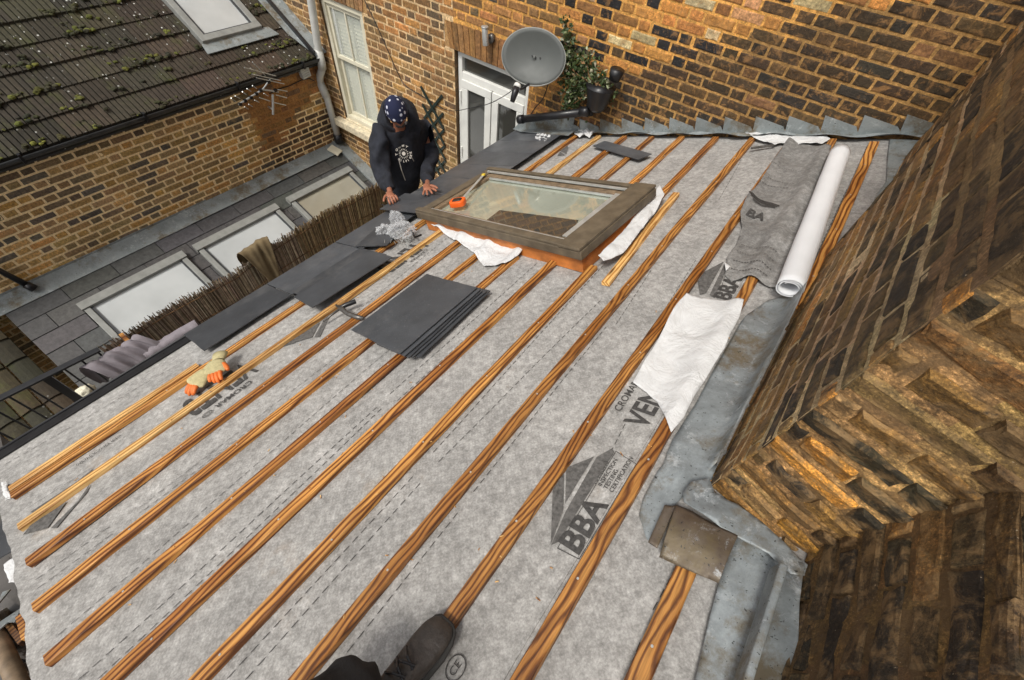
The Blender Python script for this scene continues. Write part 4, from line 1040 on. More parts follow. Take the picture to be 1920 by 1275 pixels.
for i in range(70):
    c=P(752,444,.05)+V((random.gauss(0,.045),random.gauss(0,.035),0))+NR*random.uniform(-.01,.015);d=V((random.uniform(-1,1),random.uniform(-1,1),random.uniform(-.3,.3))).normalized()*.018;mb.tube([c-d,c+d],.0018,4)
mb.build('nails',M['alu'],bg)
mb=MB();mb.tube([P(770,430,.05),P(778,445,.05),P(790,440,.045)],.008,6);mb.build('tool_handle',M['black'],bg)
# ================================================================= CHIMNEY WALL
cw=empty('chimney_wall',(.45,1.5,-6.1),'weathered brown brick chimney wall rising at the right edge','chimney')
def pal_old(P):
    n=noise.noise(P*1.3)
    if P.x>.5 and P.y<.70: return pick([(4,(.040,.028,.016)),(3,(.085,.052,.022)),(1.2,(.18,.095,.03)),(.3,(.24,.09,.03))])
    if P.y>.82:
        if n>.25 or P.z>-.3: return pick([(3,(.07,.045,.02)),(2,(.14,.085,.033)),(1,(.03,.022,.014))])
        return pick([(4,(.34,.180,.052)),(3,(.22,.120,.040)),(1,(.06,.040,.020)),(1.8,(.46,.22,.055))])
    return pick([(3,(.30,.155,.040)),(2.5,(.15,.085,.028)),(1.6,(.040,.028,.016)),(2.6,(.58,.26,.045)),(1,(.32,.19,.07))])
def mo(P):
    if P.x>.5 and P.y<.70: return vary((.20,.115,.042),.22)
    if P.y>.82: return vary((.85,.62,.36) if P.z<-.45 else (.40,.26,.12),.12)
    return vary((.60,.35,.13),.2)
def wp1(p):
    y=p.y;dx=(xwall(y)-.327)*CS
    r=.012*noise.noise(V((y*2,p.z*2,3)))+.004*noise.noise(V((y*5,p.z*5,9)))
    return V((p.x+dx+r,p.y,p.z))
random.seed(91)
KO=dict(prot=.0065,jit=.004,joint=.017,vj=.008)
M['mortar_face']=brickmat('pale_weathered_mortar',smear=(.2,.12,.06),amt=.2,grime=(.5,1.25),spk=.25,moss=.1,grit=.6,soot=.45,con=.7)
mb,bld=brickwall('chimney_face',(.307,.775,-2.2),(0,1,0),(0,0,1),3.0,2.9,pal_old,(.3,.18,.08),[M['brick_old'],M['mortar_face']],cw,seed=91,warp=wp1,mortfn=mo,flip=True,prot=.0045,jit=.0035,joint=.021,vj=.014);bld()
def wp2(p):
    r=.010*noise.noise(V((p.x*5,p.z*5,13)))+.005*noise.noise(V((p.x*12,p.z*12,1)))+.007*math.sin((p.z+2.2)/.075*2*PI)
    return V((p.x,p.y+r-.25*(p.x-.307),p.z))
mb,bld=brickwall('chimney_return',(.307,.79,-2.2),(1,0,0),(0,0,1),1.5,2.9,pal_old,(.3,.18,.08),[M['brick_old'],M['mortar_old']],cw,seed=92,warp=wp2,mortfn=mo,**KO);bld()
def wp3(p):
    r=.016*noise.noise(V((p.y*3,p.z*3,23)))+.012*noise.noise(V((p.y*9,p.z*9,7)));return V((p.x+r,p.y,p.z))
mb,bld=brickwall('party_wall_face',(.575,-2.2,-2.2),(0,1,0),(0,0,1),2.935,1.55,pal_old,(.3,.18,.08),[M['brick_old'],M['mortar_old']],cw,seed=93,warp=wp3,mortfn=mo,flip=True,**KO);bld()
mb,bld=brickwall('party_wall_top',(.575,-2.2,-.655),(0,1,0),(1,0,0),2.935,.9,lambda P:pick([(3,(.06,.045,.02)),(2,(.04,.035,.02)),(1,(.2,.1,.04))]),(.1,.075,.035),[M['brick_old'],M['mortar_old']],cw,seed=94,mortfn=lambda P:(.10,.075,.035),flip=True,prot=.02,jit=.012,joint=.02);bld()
mb=MB();mb.cur=(.1,.07,.03)
mb.box((1.25,2.3,-.8),(1.2,2.8,2.9));mb.box((1.3,-.8,-1.45),(1.2,2.9,1.5));mb.build('core',[M['mortar_old']],cw,colors=True)
# ================================================================= DOWNPIPE on rear house
pp=empty('downpipe',(-5.9,3.70,-3.72),'grey white downpipe with a swan neck bend in the wall corner','downpipe')
yp=3.68
q=[atY(x,y,yp) for x,y in((583,0),(598,100),(603,118),(604,128),(600,142),(600,155),(606,168),(612,180),(634,258))]
q=[q[0]+V((.03,0,.6))]+q
mb=MB();mb.tube(q,.047,14);mb.build('pipe',M['pipe'],pp,smooth=True)
mb=MB();mb.tube([q[2]+V((0,0,.05)),q[3],q[4]],[.054]*3,14);mb.build('swan_neck_collar',M['pipe'],pp,smooth=True);mb=MB();mb.tube([q[6],q[7],q[8]+V((0,0,-.02))],[.054]*3,14);mb.build('swan_neck_collar',M['pipe'],pp,smooth=True)
mb=MB();mb.tube([q[-1]+V((0,0,.05)),q[-1]+V((0,0,-.07))],.064,14);mb.build('rubber_collar',M['black'],pp,smooth=True)
# ================================================================= WALL LIGHT (rear)
wl=empty('wall_light',(-2.97,3.7,-1.62),'small chrome up and down wall light above the french door','wall light')
a=atY(909,52,3.68);b=atY(911,85,3.68)
mb=MB();mb.tube([a,b],.030,14);mb.tube([a+V((0,0,.012)),a],.034,14);mb.build('spot_body',M['alu'],wl,smooth=True,bevel=.002)
mb=MB();c=atY(920,72,3.75);mb.tube([c+V((0,.03,0)),c+V((0,-.015,0))],.040,16);mb.tube([c,(a+b)/2],.012,8);mb.build('backplate',M['steel'],wl,smooth=True)
# security light box on left wall
sb=empty('junction_box',(XL,3.2,-2.8),'small pale ribbed flood light box on the brick wall beside the downpipe','light fitting')
c=atX(570,133,XL+.05);mb=MB();mb.box(c,(.07,.13,.16),Euler((.12,.1,0)).to_matrix());mb.build('housing',M['pipe'],sb,bevel=.01)
mb=MB()
for k in range(5): mb.box(c+V((.038,0,-.055+k*.028)),(.012,.11,.008),Euler((.12,.1,0)).to_matrix())
mb.build('rib',M['pipe'],sb)
mb=MB();mb.tube([atX(x,y,XL+.012) for x,y in((590,152),(580,147),(565,150),(545,160),(520,168),(505,176))],.006,6);mb.build('cable',M['black'],sb)
# ================================================================= AERIAL
ae=empty('tv_aerial',atX(510,210,-5.75),'silver television aerial with many short rods in front of the yellow brick wall','aerial')
Z=lambda x,y:atX(400+x/6.377,80+y/6.377,-5.62)
mb=MB();mb.tube([Z(300,740),Z(430,660),Z(590,560),Z(780,590)],.010,6);mb.tube([Z(590,560),Z(680,440)],.008,6);mb.build('boom',M['alu'],ae)
mb=MB();mb.tube([Z(715,860),Z(710,620)],.013,8);mb.tube([Z(715,800),Z(715,800)+V((-.2,.05,-.05))],.012,8);mb.build('mast',M['alu'],ae)
for (x0,y0,x1,y1) in((200,655,280,710),(250,630,330,675),(335,580,405,628),(390,543,465,590),(455,508,530,555),(360,760,430,800),(410,730,480,770),(480,680,560,720),(590,600,670,645),(540,650,690,705),(740,620,890,665),(760,555,895,588),(720,710,880,755),(360,290,760,405),(450,370,820,460),(500,412,860,500),(455,225,625,390)):
    mb=MB();mb.tube([Z(x0,y0)+V((.02,0,0)),Z(x1,y1)-V((.02,0,0))],.0055,5);mb.build('rod',M['alu'],ae)
for (x,y) in((320,735),(380,695),(450,655),(515,612),(565,570),(660,470),(740,570)):
    mb=MB();mb.box(Z(x,y),(.03,.035,.03));mb.build('clamp',M['black'],ae)
# ================================================================= SATELLITE DISH
YD=3.46
sd=empty('satellite_dish',(-2.2,3.7,-1.8),'large grey satellite dish on the wall above the french door','satellite dish')
C0=atY(1000,108,YD);vdir=(-C0).normalized();nrm=(vdir+V((-.15,-.1,.10))).normalized()
ex=nrm.cross(V((0,0,1))).normalized();ey=ex.cross(nrm)*-1
if ey.z<0: ey=-ey
mb=MB();vs=[];nr,na=8,48
ax_=(atY(1052,105,YD)-atY(949,95,YD)).length/2*.97;ay_=(atY(1000,56,YD)-atY(1008,160,YD)).length/2*1.02
rim=[]
for r in range(nr+1):
    k=r/nr
    for a in range(na):
        t=2*PI*a/na;rx=ax_*1.0;ry=ay_
        x=math.cos(t)*rx*k;y=math.sin(t)*ry*k
        if math.sin(t)<-.8: y*=.97
        vs.append(C0+ex*x+ey*y+nrm*(.05*k*k-.05))
fs=[(r*na+a,r*na+(a+1)%na,(r+1)*na+(a+1)%na,(r+1)*na+a) for r in range(nr) for a in range(na)]
mb.add(vs,fs);o=mb.build('reflector',M['dish'],sd,smooth=True);so=o.modifiers.new('t','SOLIDIFY');so.thickness=.006;so.offset=-1
mb=MB();ring=[C0+ex*math.cos(2*PI*a/na)*ax_+ey*math.sin(2*PI*a/na)*ay_ for a in range(na+1)];mb.tube(ring,.006,6,cap=False);mb.build('rim',M['frame_grey'],sd,smooth=True)
mb=MB()
for (x,y) in((998,105),(1013,109),(993,143),(1006,146)):
    mb=MB();rr=ray(x,y);d=(C0-nrm*.045-V((0,0,0))).dot(nrm)/rr.dot(nrm);mb.tube([rr*d,rr*d+nrm*.012],.006,8);mb.build('bolt',M['black'],sd)
L0=atY(968,165,YD-.32);mb=MB();b0=C0-ey*ay_*.95;mb.tube([b0,(b0+L0)/2+V((0,0,-.02)),L0+V((.03,0,0))],.010,8);mb.build('arm',M['black_metal'],sd)
mb=MB();dd=(C0-L0).normalized();mb.tube([L0-dd*.07+V((0,0,-.06)),L0-dd*.02+V((0,0,-.02)),L0+dd*.01],[.02,.028,.026],12);mb.build('lnb',M['black'],sd,smooth=True)
mb=MB();mb.tube([L0+dd*.01,L0+dd*.03],[.030,.031],14);mb.build('lnb_cap',M['pvc'],sd,smooth=True)
mb=MB();mb.tube([C0-nrm*.05,V((C0.x+.03,3.70,C0.z-.05)),V((C0.x+.03,YR,C0.z-.05))],.02,8);mb.box((C0.x+.03,YR-.01,C0.z-.05),(.12,.02,.16));mb.build('bracket',M['black_metal'],sd)
# cables
def cable(pts,label,r=.0045,Y=3.765):
    mb=MB();p=[q if isinstance(q,V) else atY(q[0],q[1],Y) for q in pts]
    # smooth
    out=[]
    for i in range(len(p)-1):
        a=p[max(i-1,0)];b=p[i];c=p[i+1];d=p[min(i+2,len(p)-1)]
        for k in range(6):
            t=k/6;out.append(.5*((2*b)+(c-a)*t+(2*a-5*b+4*c-d)*t*t+(3*b-a-3*c+d)*t**3))
    out.append(p[-1]);mb.tube(out,r,5);tag(mb.build('cable',M['black'],None),label,'cable')
cable([(683,0),(705,45),(725,90),(745,135),(760,160),(795,182),(830,203)],'dark cable running down the brick wall from the top beside the sash window')
cable([(828,203),(850,208),(880,203),(915,195),(945,180),(965,166)],'thin dark cable looping across the top of the white french door',.004,3.70)
cable([(1028,158),(1018,185),(1005,200),(995,215)],'short dark cable hanging from the satellite dish to the roof',.005,3.74)
# ================================================================= TRELLIS
tr=empty('trellis',(-3.8,3.75,-3.4),'dark green expanding diamond trellis on the brick wall left of the french door','trellis')
x0,x1,z1,z0=-3.95,-3.62,-2.20,-3.44;mb=MB();st=.20;h=(x1-x0)
z=z0
for k in range(-1,8):
    za=z0+k*st-.05
    for s in(1,-1):
        a=V((x0 if s>0 else x1,3.755+(.008 if s>0 else 0),za));b=V((x1 if s>0 else x0,3.755+(.008 if s>0 else 0),za+h*1.15))
        if b.z>z1+.06 or a.z<z0-.15: continue
        mb.obox(a,b,.030,.010,up=V((0,1,0)))
mb.build('lattice',M['greentr'],tr)
# ================================================================= WALL PLANTER, HOPPER
pl=empty('wall_plant',atY(1120,215,3.72),'leafy green plant growing from a black pot fixed to the brick wall','plant')
pot=atY(1122,185,3.62);mb=MB();mb.tube([pot+V((0,0,-.10)),pot+V((0,0,-.06)),pot+V((0,0,.09)),pot+V((0,0,.10))],[.05,.085,.125,.13],16);mb.tube([pot+V((.10,.0,.18)),pot+V((.11,0,.26))],[.045,.06],12);mb.build('pot',M['black'],pl,smooth=True)
mb=MB();random.seed(101)
def leaf(c,s):
    d=V((random.gauss(0,1),random.gauss(-.4,.8),random.gauss(.2,.8))).normalized();n=d.cross(V((random.gauss(0,1),random.gauss(0,1),random.gauss(0,1)))).normalized();w=s*random.uniform(.3,.45)
    m=d.cross(n)*.15*s
    mb.add([c,c+d*s*.5+n*w+m,c+d*s,c+d*s*.5-n*w+m,c+d*s*.5],[(0,1,4),(1,2,4),(2,3,4),(3,0,4)])
greens=[(4,(.055,.085,.025)),(3,(.035,.06,.018)),(2,(.12,.15,.06)),(1.3,(.33,.33,.22)),(.5,(.2,.12,.05))]
def clump(px,py,r,n,s=.04,Y=3.66):
    c=atY(px,py,Y)
    for i in range(int(n*1.6)):
        mb.cur=pick(greens);leaf(c+V((random.gauss(0,r),random.uniform(-.06,.05),random.gauss(0,r))),s*random.uniform(.6,1.2))
for a in((1068,105,.05,90),(1080,125,.075,200),(1095,145,.085,260),(1085,165,.08,220),(1115,160,.06,130),(1130,172,.05,100),(1075,185,.045,90),(1070,200,.03,40),(1140,178,.03,50),(1066,75,.02,22),(1064,60,.02,16),(1062,42,.022,14),(1055,95,.03,30)): clump(*a)
mb.build('foliage',[M['leaf']],pl,colors=True)
mb=MB();mb.tube([pot+V((0,0,.1)),atY(1085,140,3.68),atY(1070,100,3.70),atY(1064,70,3.70),atY(1062,38,3.70)],[.008,.007,.005,.004,.003],5)
for (x,y) in((1055,110),(1100,120),(1125,150),(1075,195)): mb.tube([pot+V((0,0,.08)),atY((x+1110)/2,(y+170)/2,3.6),atY(x,y,3.62)],[.006,.005,.003],5)
mb.build('stem',M['wood_old'],pl)
hp=empty('corrugated_downpipe',atY(1108,215,3.72),'short ribbed black pipe under the wall plant beside the lead flashing','downpipe')
mb=MB();a=atY(1110,188,3.66);b=atY(1104,214,3.66);n=9
mb.tube([a+(b-a)*i/n for i in range(n+1)],[.036+.007*(i%2) for i in range(n+1)],12);mb.build('pipe',M['black'],hp,smooth=True)
bg2=empty('black_gutter_length',RP(-2.4,3.66,.1),'length of black half round gutter by the door at the top of the slates','gutter')
a=atY(974,224,3.60);b=atY(1098,210,3.60);mb=MB();mb.tube([a,b],.034,14);mb.build('channel',M['black'],bg2,smooth=True)
mb=MB();mb.tube([a-(b-a).normalized()*.01,a+(b-a).normalized()*.05],.041,14);mb.build('union',M['black'],bg2,smooth=True)
mb=MB();mb.tube([b+V((-.05,0,-.01)),b+V((.03,0,.01))],.04,12);mb.build('union',M['black'],bg2,smooth=True)
ls=empty('lead_triangle',RP(-2.2,3.7,.05),'grey lead sheet dressed at the foot of the wall under the black gutter length','lead sheet')
mb=MB();pts=[V((-2.60,YR-.012,flash_line(-2.6)+.06)),V((-1.9,YR-.012,flash_line(-1.9)+.05)),V((-1.9,YR-.012,flash_line(-1.9)+.20)),V((-2.1,YR-.012,flash_line(-2.1)+.22)),V((-2.45,YR-.012,flash_line(-2.45)+.20))]
mb.prism(pts,(0,-.006,0));mb.prism([V((-2.60,YR-.02,flash_line(-2.6)+.062)),V((-1.85,YR-.02,flash_line(-1.85)+.055)),V((-1.85,YR-.17,flash_line(-1.85)+.055)),V((-2.45,YR-.10,flash_line(-2.45)+.062))],(0,0,.005));mb.build('sheet',M['lead_pale'],ls)
mb=MB();c=P(984,238,.05);mb.box(c+V((-.03,-.01,0)),(.05,.04,.09));tag(mb.build('white_end_cap',M['pvc'],None,bevel=.006),'small white plastic end cap by the black gutter length','pipe fitting')
# ================================================================= REED FENCE
rf=empty('reed_fence',(-3.6,1.2,-3.9),'brown reed screen fence standing along the terrace edge','fence')
mb=MB();random.seed(111);y=-.24
def ftop(y): 
    return -2.945+.03*noise.noise(V((y*1.7,0,0)))+(-.02 if y<.9 else .0)+(.05*min(1,(y-1.0)/.6) if y>1.0 else 0)
while y<2.72:
    t=ftop(y)+random.gauss(0,.010)+(.02 if random.random()<.15 else 0);x=-3.60+random.uniform(-.008,.008);dy=random.gauss(0,.006)
    mb.cur=pick([(3,(.42,.32,.23)),(3,(.33,.25,.17)),(1.5,(.15,.11,.08)),(1.5,(.52,.43,.31))]) if y<1.55 else pick([(3,(.32,.22,.11)),(2,(.20,.14,.075)),(1.5,(.42,.31,.17))])
    r=random.uniform(.0028,.0050)
    mb.tube([(x,y,-4.0),(x+random.gauss(0,.003),y+dy*.6,(t-4.0)/2),(x+random.gauss(0,.005),y+dy*1.4,t)],r,4,cap=False)
    y+=r*1.12
n_=60
for i in range(n_):
    ya=-.24+2.95*i/n_;yb=-.24+2.95*(i+1)/n_;mb.cur=(.13,.095,.06)
    mb.hexa([(-3.612,ya,-4.0),(-3.606,ya,-4.0),(-3.606,yb,-4.0),(-3.612,yb,-4.0),(-3.612,ya,ftop(ya)-.035),(-3.606,ya,ftop(ya)-.035),(-3.606,yb,ftop(yb)-.035),(-3.612,yb,ftop(yb)-.035)])
mb.build('reeds',[M['reed']],rf,colors=True)
for zz in(-.06,-.30,-.54):
    mb=MB();pts=[(-3.588,-.24+i*.1,ftop(-.24+i*.1)+zz) for i in range(30)];mb.tube(pts,.004,4);mb.build('wire',M['wood_old'],rf)
# ================================================================= RAILING
rl=empty('metal_railing',(-3.45,-.8,-3.48),'black metal terrace railing at the left edge with thin uprights','railing')
xr=-3.45
ta=atX(0,747,xr);tb=atX(186,655,xr);d=(tb-ta)
mb=MB();mb.obox(ta-d*1.2,tb,.05,.018);mb.build('top_rail',M['black_metal'],rl,bevel=.004)
n=0
for k in range(-3,8):
    yy=tb.y-.02-k*.105 if k>=0 else None
    if yy is None: continue
    mb=MB();w=.05 if k in(3,) else .012;z=tb.z+(ta.z-tb.z)*(tb.y-yy)/(tb.y-ta.y)
    mb.box((xr,yy,(z-3.48)/2),(w*.6,w,z+3.48-.002));mb.build('baluster' if w<.03 else 'post',M['black_metal'],rl)
mb=MB();mb.box((xr,-.8,-3.36),(.02,1.4,.03));mb.build('bottom_rail',M['black_metal'],rl)
# ================================================================= COVERS and JACKET
def drape(name,rows,mat,label,cat,thick=.006,amp=.02,f=7,seed=0,ny=60):
    # rows: list of polylines (x,y0,y1,z) from one side over the top to other side
    mb=MB();nr=len(rows)
    for i,(x,y0,y1,z) in enumerate(rows):
        for j in range(ny+1):
            y=y0+(y1-y0)*j/ny
            w=amp*(.7*math.sin(y*44+seed+i*.5)+.5*math.sin(y*97+i*1.1))*(.3+.7*abs(i-nr*.4)/nr)
            mb.v.append((x+w+amp*noise.noise(V((y*f,i*.6,seed))),y+amp*.5*noise.noise(V((y*f,i,seed+5))),z+amp*noise.noise(V((y*f*.7,i*.3,seed+9)))));mb.c.append((1,1,1))
    for i in range(nr-1):
        for j in range(ny):
            a=i*(ny+1)+j;mb.f.append((a,a+1,a+ny+2,a+ny+1));mb.m.append(0)
    o=mb.build(name,mat,None,smooth=True);s=o.modifiers.new('t','SOLIDIFY');s.thickness=thick;u=o.modifiers.new('u','SUBSURF');u.levels=u.render_levels=1
    return tag(o,label,cat)
A_=atX(150,680,-3.42);B_=atX(250,650,-3.42)
drape('fabric_cover',[(-3.50,-.42,-.10,-3.20),(-3.48,-.44,-.06,-3.02),(-3.45,-.42,-.02,-2.885),(-3.40,-.38,.02,-2.90),(-3.34,-.34,.07,-2.99),(-3.29,-.30,.11,-3.10),(-3.25,-.26,.15,-3.25)],M['cloth_grey'],'crumpled grey fabric cover hanging over the end of the black railing','cover',seed=3,amp=.040,f=24,ny=90)
mb=MB();a=atX(268,662,-3.36);b=atX(368,604,-3.30);dn=(b-a).normalized();sx_=dn.cross(V((0,0,1))).normalized();sz_=sx_.cross(dn)
vs=[];n=26;prof=[(-.05,-.16),(-.055,-.02),(-.035,.012),(.03,.016),(.055,-.01),(.06,-.16)]
for i in range(n+1):
    c=a+(b-a)*i/n
    for (p,q) in prof:
        vs.append(c+sx_*(p+.008*noise.noise(V((i*.5,p*20,1))))+sz_*(q+.012*noise.noise(V((i*.4,p*15,7)))))
k=len(prof);mb.add(vs,[(i*k+j,i*k+j+1,(i+1)*k+j+1,(i+1)*k+j) for i in range(n) for j in range(k-1)])
o=mb.build('padded_cover',M['cloth_grey'],None,smooth=True);o.modifiers.new('t','SOLIDIFY').thickness=.006;o.modifiers.new('u','SUBSURF').levels=1;tag(o,'long folded grey cover lying straight along the foot of the reed fence','cover')
drape('jacket',[(-3.70,1.00,1.26,-3.05),(-3.68,.98,1.30,-2.93),(-3.62,.98,1.30,-2.80),(-3.55,1.00,1.28,-2.79),(-3.51,1.02,1.26,-2.90),(-3.49,1.06,1.22,-3.05),(-3.48,1.10,1.20,-3.22)],M['cloth_olive'],'khaki jacket hung over the top of the reed fence','jacket',seed=1,amp=.03,ny=40)
mb=MB();mb.obox(atX(226,625,-3.56),atX(272,672,-3.40),.03,.02);tag(mb.build('wood_stake',M['wood'],None,bevel=.002),'short orange timber stake leaning on the reed fence','timber')
# light coloured pot below railing
mb=MB();vs,fs=blob(atX(160,735,-3.7),.05,.07,.05,.3,2,4);mb.add(vs,fs);tag(mb.build('plaster_bag',M['cream'],None,smooth=True),'pale crumpled bag seen through the black railing','bag')
# ================================================================= DEBRIS at the lower left
deb=MB();mb=MB();mb.hexa([RP(-3.2,-2.6,-.30),RP(.6,-2.6,-.30),RP(.6,-.87,-.30),RP(-3.2,-.87,-.30),RP(-3.2,-2.6,-.115),RP(.6,-2.6,-.115),RP(.6,-.87,-.115),RP(-3.2,-.87,-.115)])
tag(mb.build('old_roof_felt',M['slate_brown'],None),'old dark felted roof below the near end of the new roof','roof')
random.seed(121)
def poly_item(name,pts,h,th,mat,label,cat,tilt=(0,0),bevel=0):
    q=[roofpx(x,y,h) for x,y in pts];cu=sum(a for a,_ in q)/len(q);cy=sum(b for _,b in q)/len(q)
    mb=MB();mb.prism([RP(u,y,h+(u-cu)*tilt[0]+(y-cy)*tilt[1]) for u,y in q],NR*th);return tag(mb.build(name,M[mat],None,bevel=bevel),label,cat)
poly_item('broken_slate',[(0,935),(20,938),(28,960),(45,1035),(0,1055)],-.06,.006,'slate','large dark broken slate at the left edge beyond the batten ends','slate',(.1,.1))
poly_item('broken_slate',[(0,915),(22,935),(0,965)],-.03,.006,'slate_brown','small brown broken slate above the large dark one at the left edge','slate',(.2,.1))
o=sheet('membrane_scrap',[(10,1060),(38,1042),(52,1070),(55,1082),(38,1092),(15,1092)],lambda u,y:-.02+wr(u,y,.015,12,3),M['white_felt'],None,cell=.01,lift0=-.02);tag(o,'white felt scrap sticking out under the fourth batten end','felt scrap')
o=sheet('membrane_scrap',[(3,905),(14,902),(22,935),(10,938)],lambda u,y:.0+wr(u,y,.015,20,4),M['white_felt'],None,cell=.008,lift0=.0);tag(o,'small ragged white felt scrap under the topmost left batten end','felt scrap')
poly_item('broken_slate',[(0,1108),(22,1106),(0,1142)],-.05,.005,'lead_pale','pale grey slate shard at the left edge','slate',(.3,.1))
poly_item('broken_slate',[(0,1165),(33,1138),(34,1168),(18,1168),(5,1185)],-.04,.005,'lead_pale','pale pointed slate shard beside the timber offcut','slate',(.3,-.2))
poly_item('timber_offcut',[(42,1162),(56,1152),(68,1195),(54,1205)],-.05,.03,'wood','short orange timber offcut among the rubble at lower left','timber',bevel=.002)
poly_item('timber_offcut',[(15,1172),(28,1168),(54,1200),(44,1212)],-.07,.02,'wood_old','splintered dark timber piece beside the orange offcut','timber')
mb=MB();mb.tube([P(-30,1150,-.05),P(5,1215,-.05),P(38,1290,-.05)],.026,12);tag(mb.build('timber_pole',M['frame_in'],None,smooth=True),'round brown timber pole at the lower left corner','timber')
poly_item('broken_slate',[(18,1045),(60,1095),(66,1130),(60,1150),(0,1110),(0,1060)],-.10,.006,'slate_brown','wide grey slate lying under the white felt scrap at lower left','slate')
mb=MB();n=0
for k in range(26):
    x,y=random.uniform(-10,60),random.uniform(1130,1275);c=P(x,y,-.10);s=random.uniform(.012,.035)
    vs,fs=blob(c,s,s*.8,s*.5,.5,2,k,8,5);mb.add(vs,fs)
tag(mb.build('rubble',M['lead_brown'],None),'brown rubble and dirt at the lower left corner','rubble',kind='stuff')
poly_item('brick_piece',[(40,1078),(48,1074),(52,1088),(44,1092)],-.04,.03,'wood_red','tiny red brick fragment beside the white felt scrap','brick')
# small bar near top : dark slate ripper on the underlay
mb=MB();random.seed(131)
for k in range(90):
    u=random.choice(BU)+random.gauss(0,.05);y=random.uniform(-.6,1.6);l=random.uniform(.003,.009)
    c=RP(u,y,uh(u,y)+.004+(.024 if min(abs(u-b) for b in BU)<.022 else 0));a=random.uniform(0,PI);d=V((CS*math.cos(a),math.sin(a),SN*math.cos(a)))*l;mb.obox(c-d,c+d,.003,.001,up=NR)
tag(mb.build('wood_chips',M['wood_pale'],None),'pale wood chips scattered over the underlay','wood chips',kind='stuff')
mb=MB();mb.obox(P(1408,278,.03),P(1452,272,.03),.02,.012,up=NR);tag(mb.build('pry_bar',M['steel'],None,bevel=.003),'thin black pry bar lying under the long white felt scrap','tool')
# ================================================================= WORKER
wk=empty('person',(-3.15,2.55,-3.48),'worker in dark navy hoodie and spotted bandana bending over the slates','person')
X=atX
hip=X(757,372,-3.16);wst=X(757,335,-3.14);chs=X(752,275,-3.10);nck=X(750,240,-3.04);
hd=X(743,208,-3.00)
shL=X(712,250,-3.10);shR=X(792,240,-3.10);elL=X(710,312,-3.02);elR=X(808,292,-2.98);wrL=X(729,350,-2.82);wrR=X(801,335,-2.78)
haL=P(733,368,.10);haR=P(803,358,.092)
legL=hip+V((.02,-.10,-.10));legR=hip+V((.02,.10,-.10))
foL=V((-3.10,hip.y-.14,-3.42));foR=V((-3.10,hip.y+.14,-3.42));knL=(legL+foL)/2+V((.04,-.01,0));knR=(legR+foR)/2+V((.04,.01,0))
body=MB()
vs,fs=skinm([hip,wst,chs,nck,hd-V((0,0,.02)),shL,elL,wrL,haL-(haL-wrL)*.3,shR,elR,wrR,haR-(haR-wrR)*.3,legL,knL,foL,legR,knR,foR],
 [(0,1),(1,2),(2,3),(3,4),(2,5),(5,6),(6,7),(7,8),(2,9),(9,10),(10,11),(11,12),(0,13),(13,14),(14,15),(0,16),(16,17),(17,18)],
 [.11,.10,.11,.055,.06,.045,.030,.028,.026,.045,.030,.028,.026,.08,.055,.045,.08,.055,.045],1);body.add(vs,fs)
# head: shaped ellipsoid, face turned down towards the slate
cdir=(-hd).normalized();qd=V((0,0,-1));qd=(qd-cdir*qd.dot(cdir)).normalized();qd=(qd+V((0,.25,0))).normalized();qd=(qd-cdir*qd.dot(cdir)).normalized()
fwd=(qd*.86+cdir*.50).normalized();upv=(cdir*.86-qd*.50).normalized();sd_=fwd.cross(upv)
def head_pt(a,e):
    d=V((math.cos(a)*math.cos(e),math.sin(a)*math.cos(e),math.sin(e)))  # x fwd,y side,z up
    r=V((d.x*.112,d.y*.088,d.z*.126))
    if d.x>0: 
        r.x-=.010*max(0,-d.z)*0
        # brow, nose, eye sockets, chin
        fx=math.exp(-((d.y)/.16)**2)*math.exp(-((d.z+.12)/.22)**2)*.024;r.x+=fx
        for s in(-1,1): r.x-=.010*math.exp(-((d.y-s*.36)/.14)**2)*math.exp(-((d.z-.10)/.12)**2)
        r.x+=.006*math.exp(-((d.z-.28)/.10)**2)+.008*math.exp(-((d.z+.42)/.07)**2)*math.exp(-(d.y/.3)**2)+.008*math.exp(-((d.z+.8)/.15)**2)
    if d.z<-.2: r.y*=1-.25*(-d.z-.2)
    return hd+fwd*r.x+sd_*r.y+upv*r.z
nu,nv=36,26;vs=[head_pt(2*PI*i/nu,-PI/2+PI*j/nv) for j in range(nv+1) for i in range(nu)];fs=[(j*nu+i,j*nu+(i+1)%nu,(j+1)*nu+(i+1)%nu,(j+1)*nu+i) for j in range(nv) for i in range(nu)]
body.add(vs,fs)
for s in(-1,1):
    vs,fs=blob(hd+sd_*(s*.078)-fwd*.005,.018,.010,.030,.2,2,s,10,8,fwd,sd_,upv);body.add(vs,fs)
dR=(P(812,372,.05)-P(800,345,.06)).normalized();dL=(P(736,372,.05)-P(730,352,.06)).normalized()
hand_mesh(body,frm(P(802,355,.105),dR),0,curl=.10,spread=1.7,thumb=1,sc=1.08)
hand_mesh(body,frm(P(733,368,.115),dL+V((.1,.1,0))),0,curl=.75,spread=.6,thumb=-1,sc=1.02)
body.build('body',M['skin'],wk,smooth=True)
mb=MB();vs=[]
for j in range(nv+1):
    e=.02+(PI/2-.02)*j/nv
    for i in range(nu):
        a=2*PI*i/nu;ee=e+(.18*max(0,math.cos(a))if j==0 else 0)-(.45*max(0,-math.cos(a)) if j==0 else 0)
        p=head_pt(a,ee+.10 if j==0 else ee);vs.append(hd+(p-hd)*1.07)
mb.add(vs,[(j*nu+i,j*nu+(i+1)%nu,(j+1)*nu+(i+1)%nu,(j+1)*nu+i) for j in range(nv) for i in range(nu)])
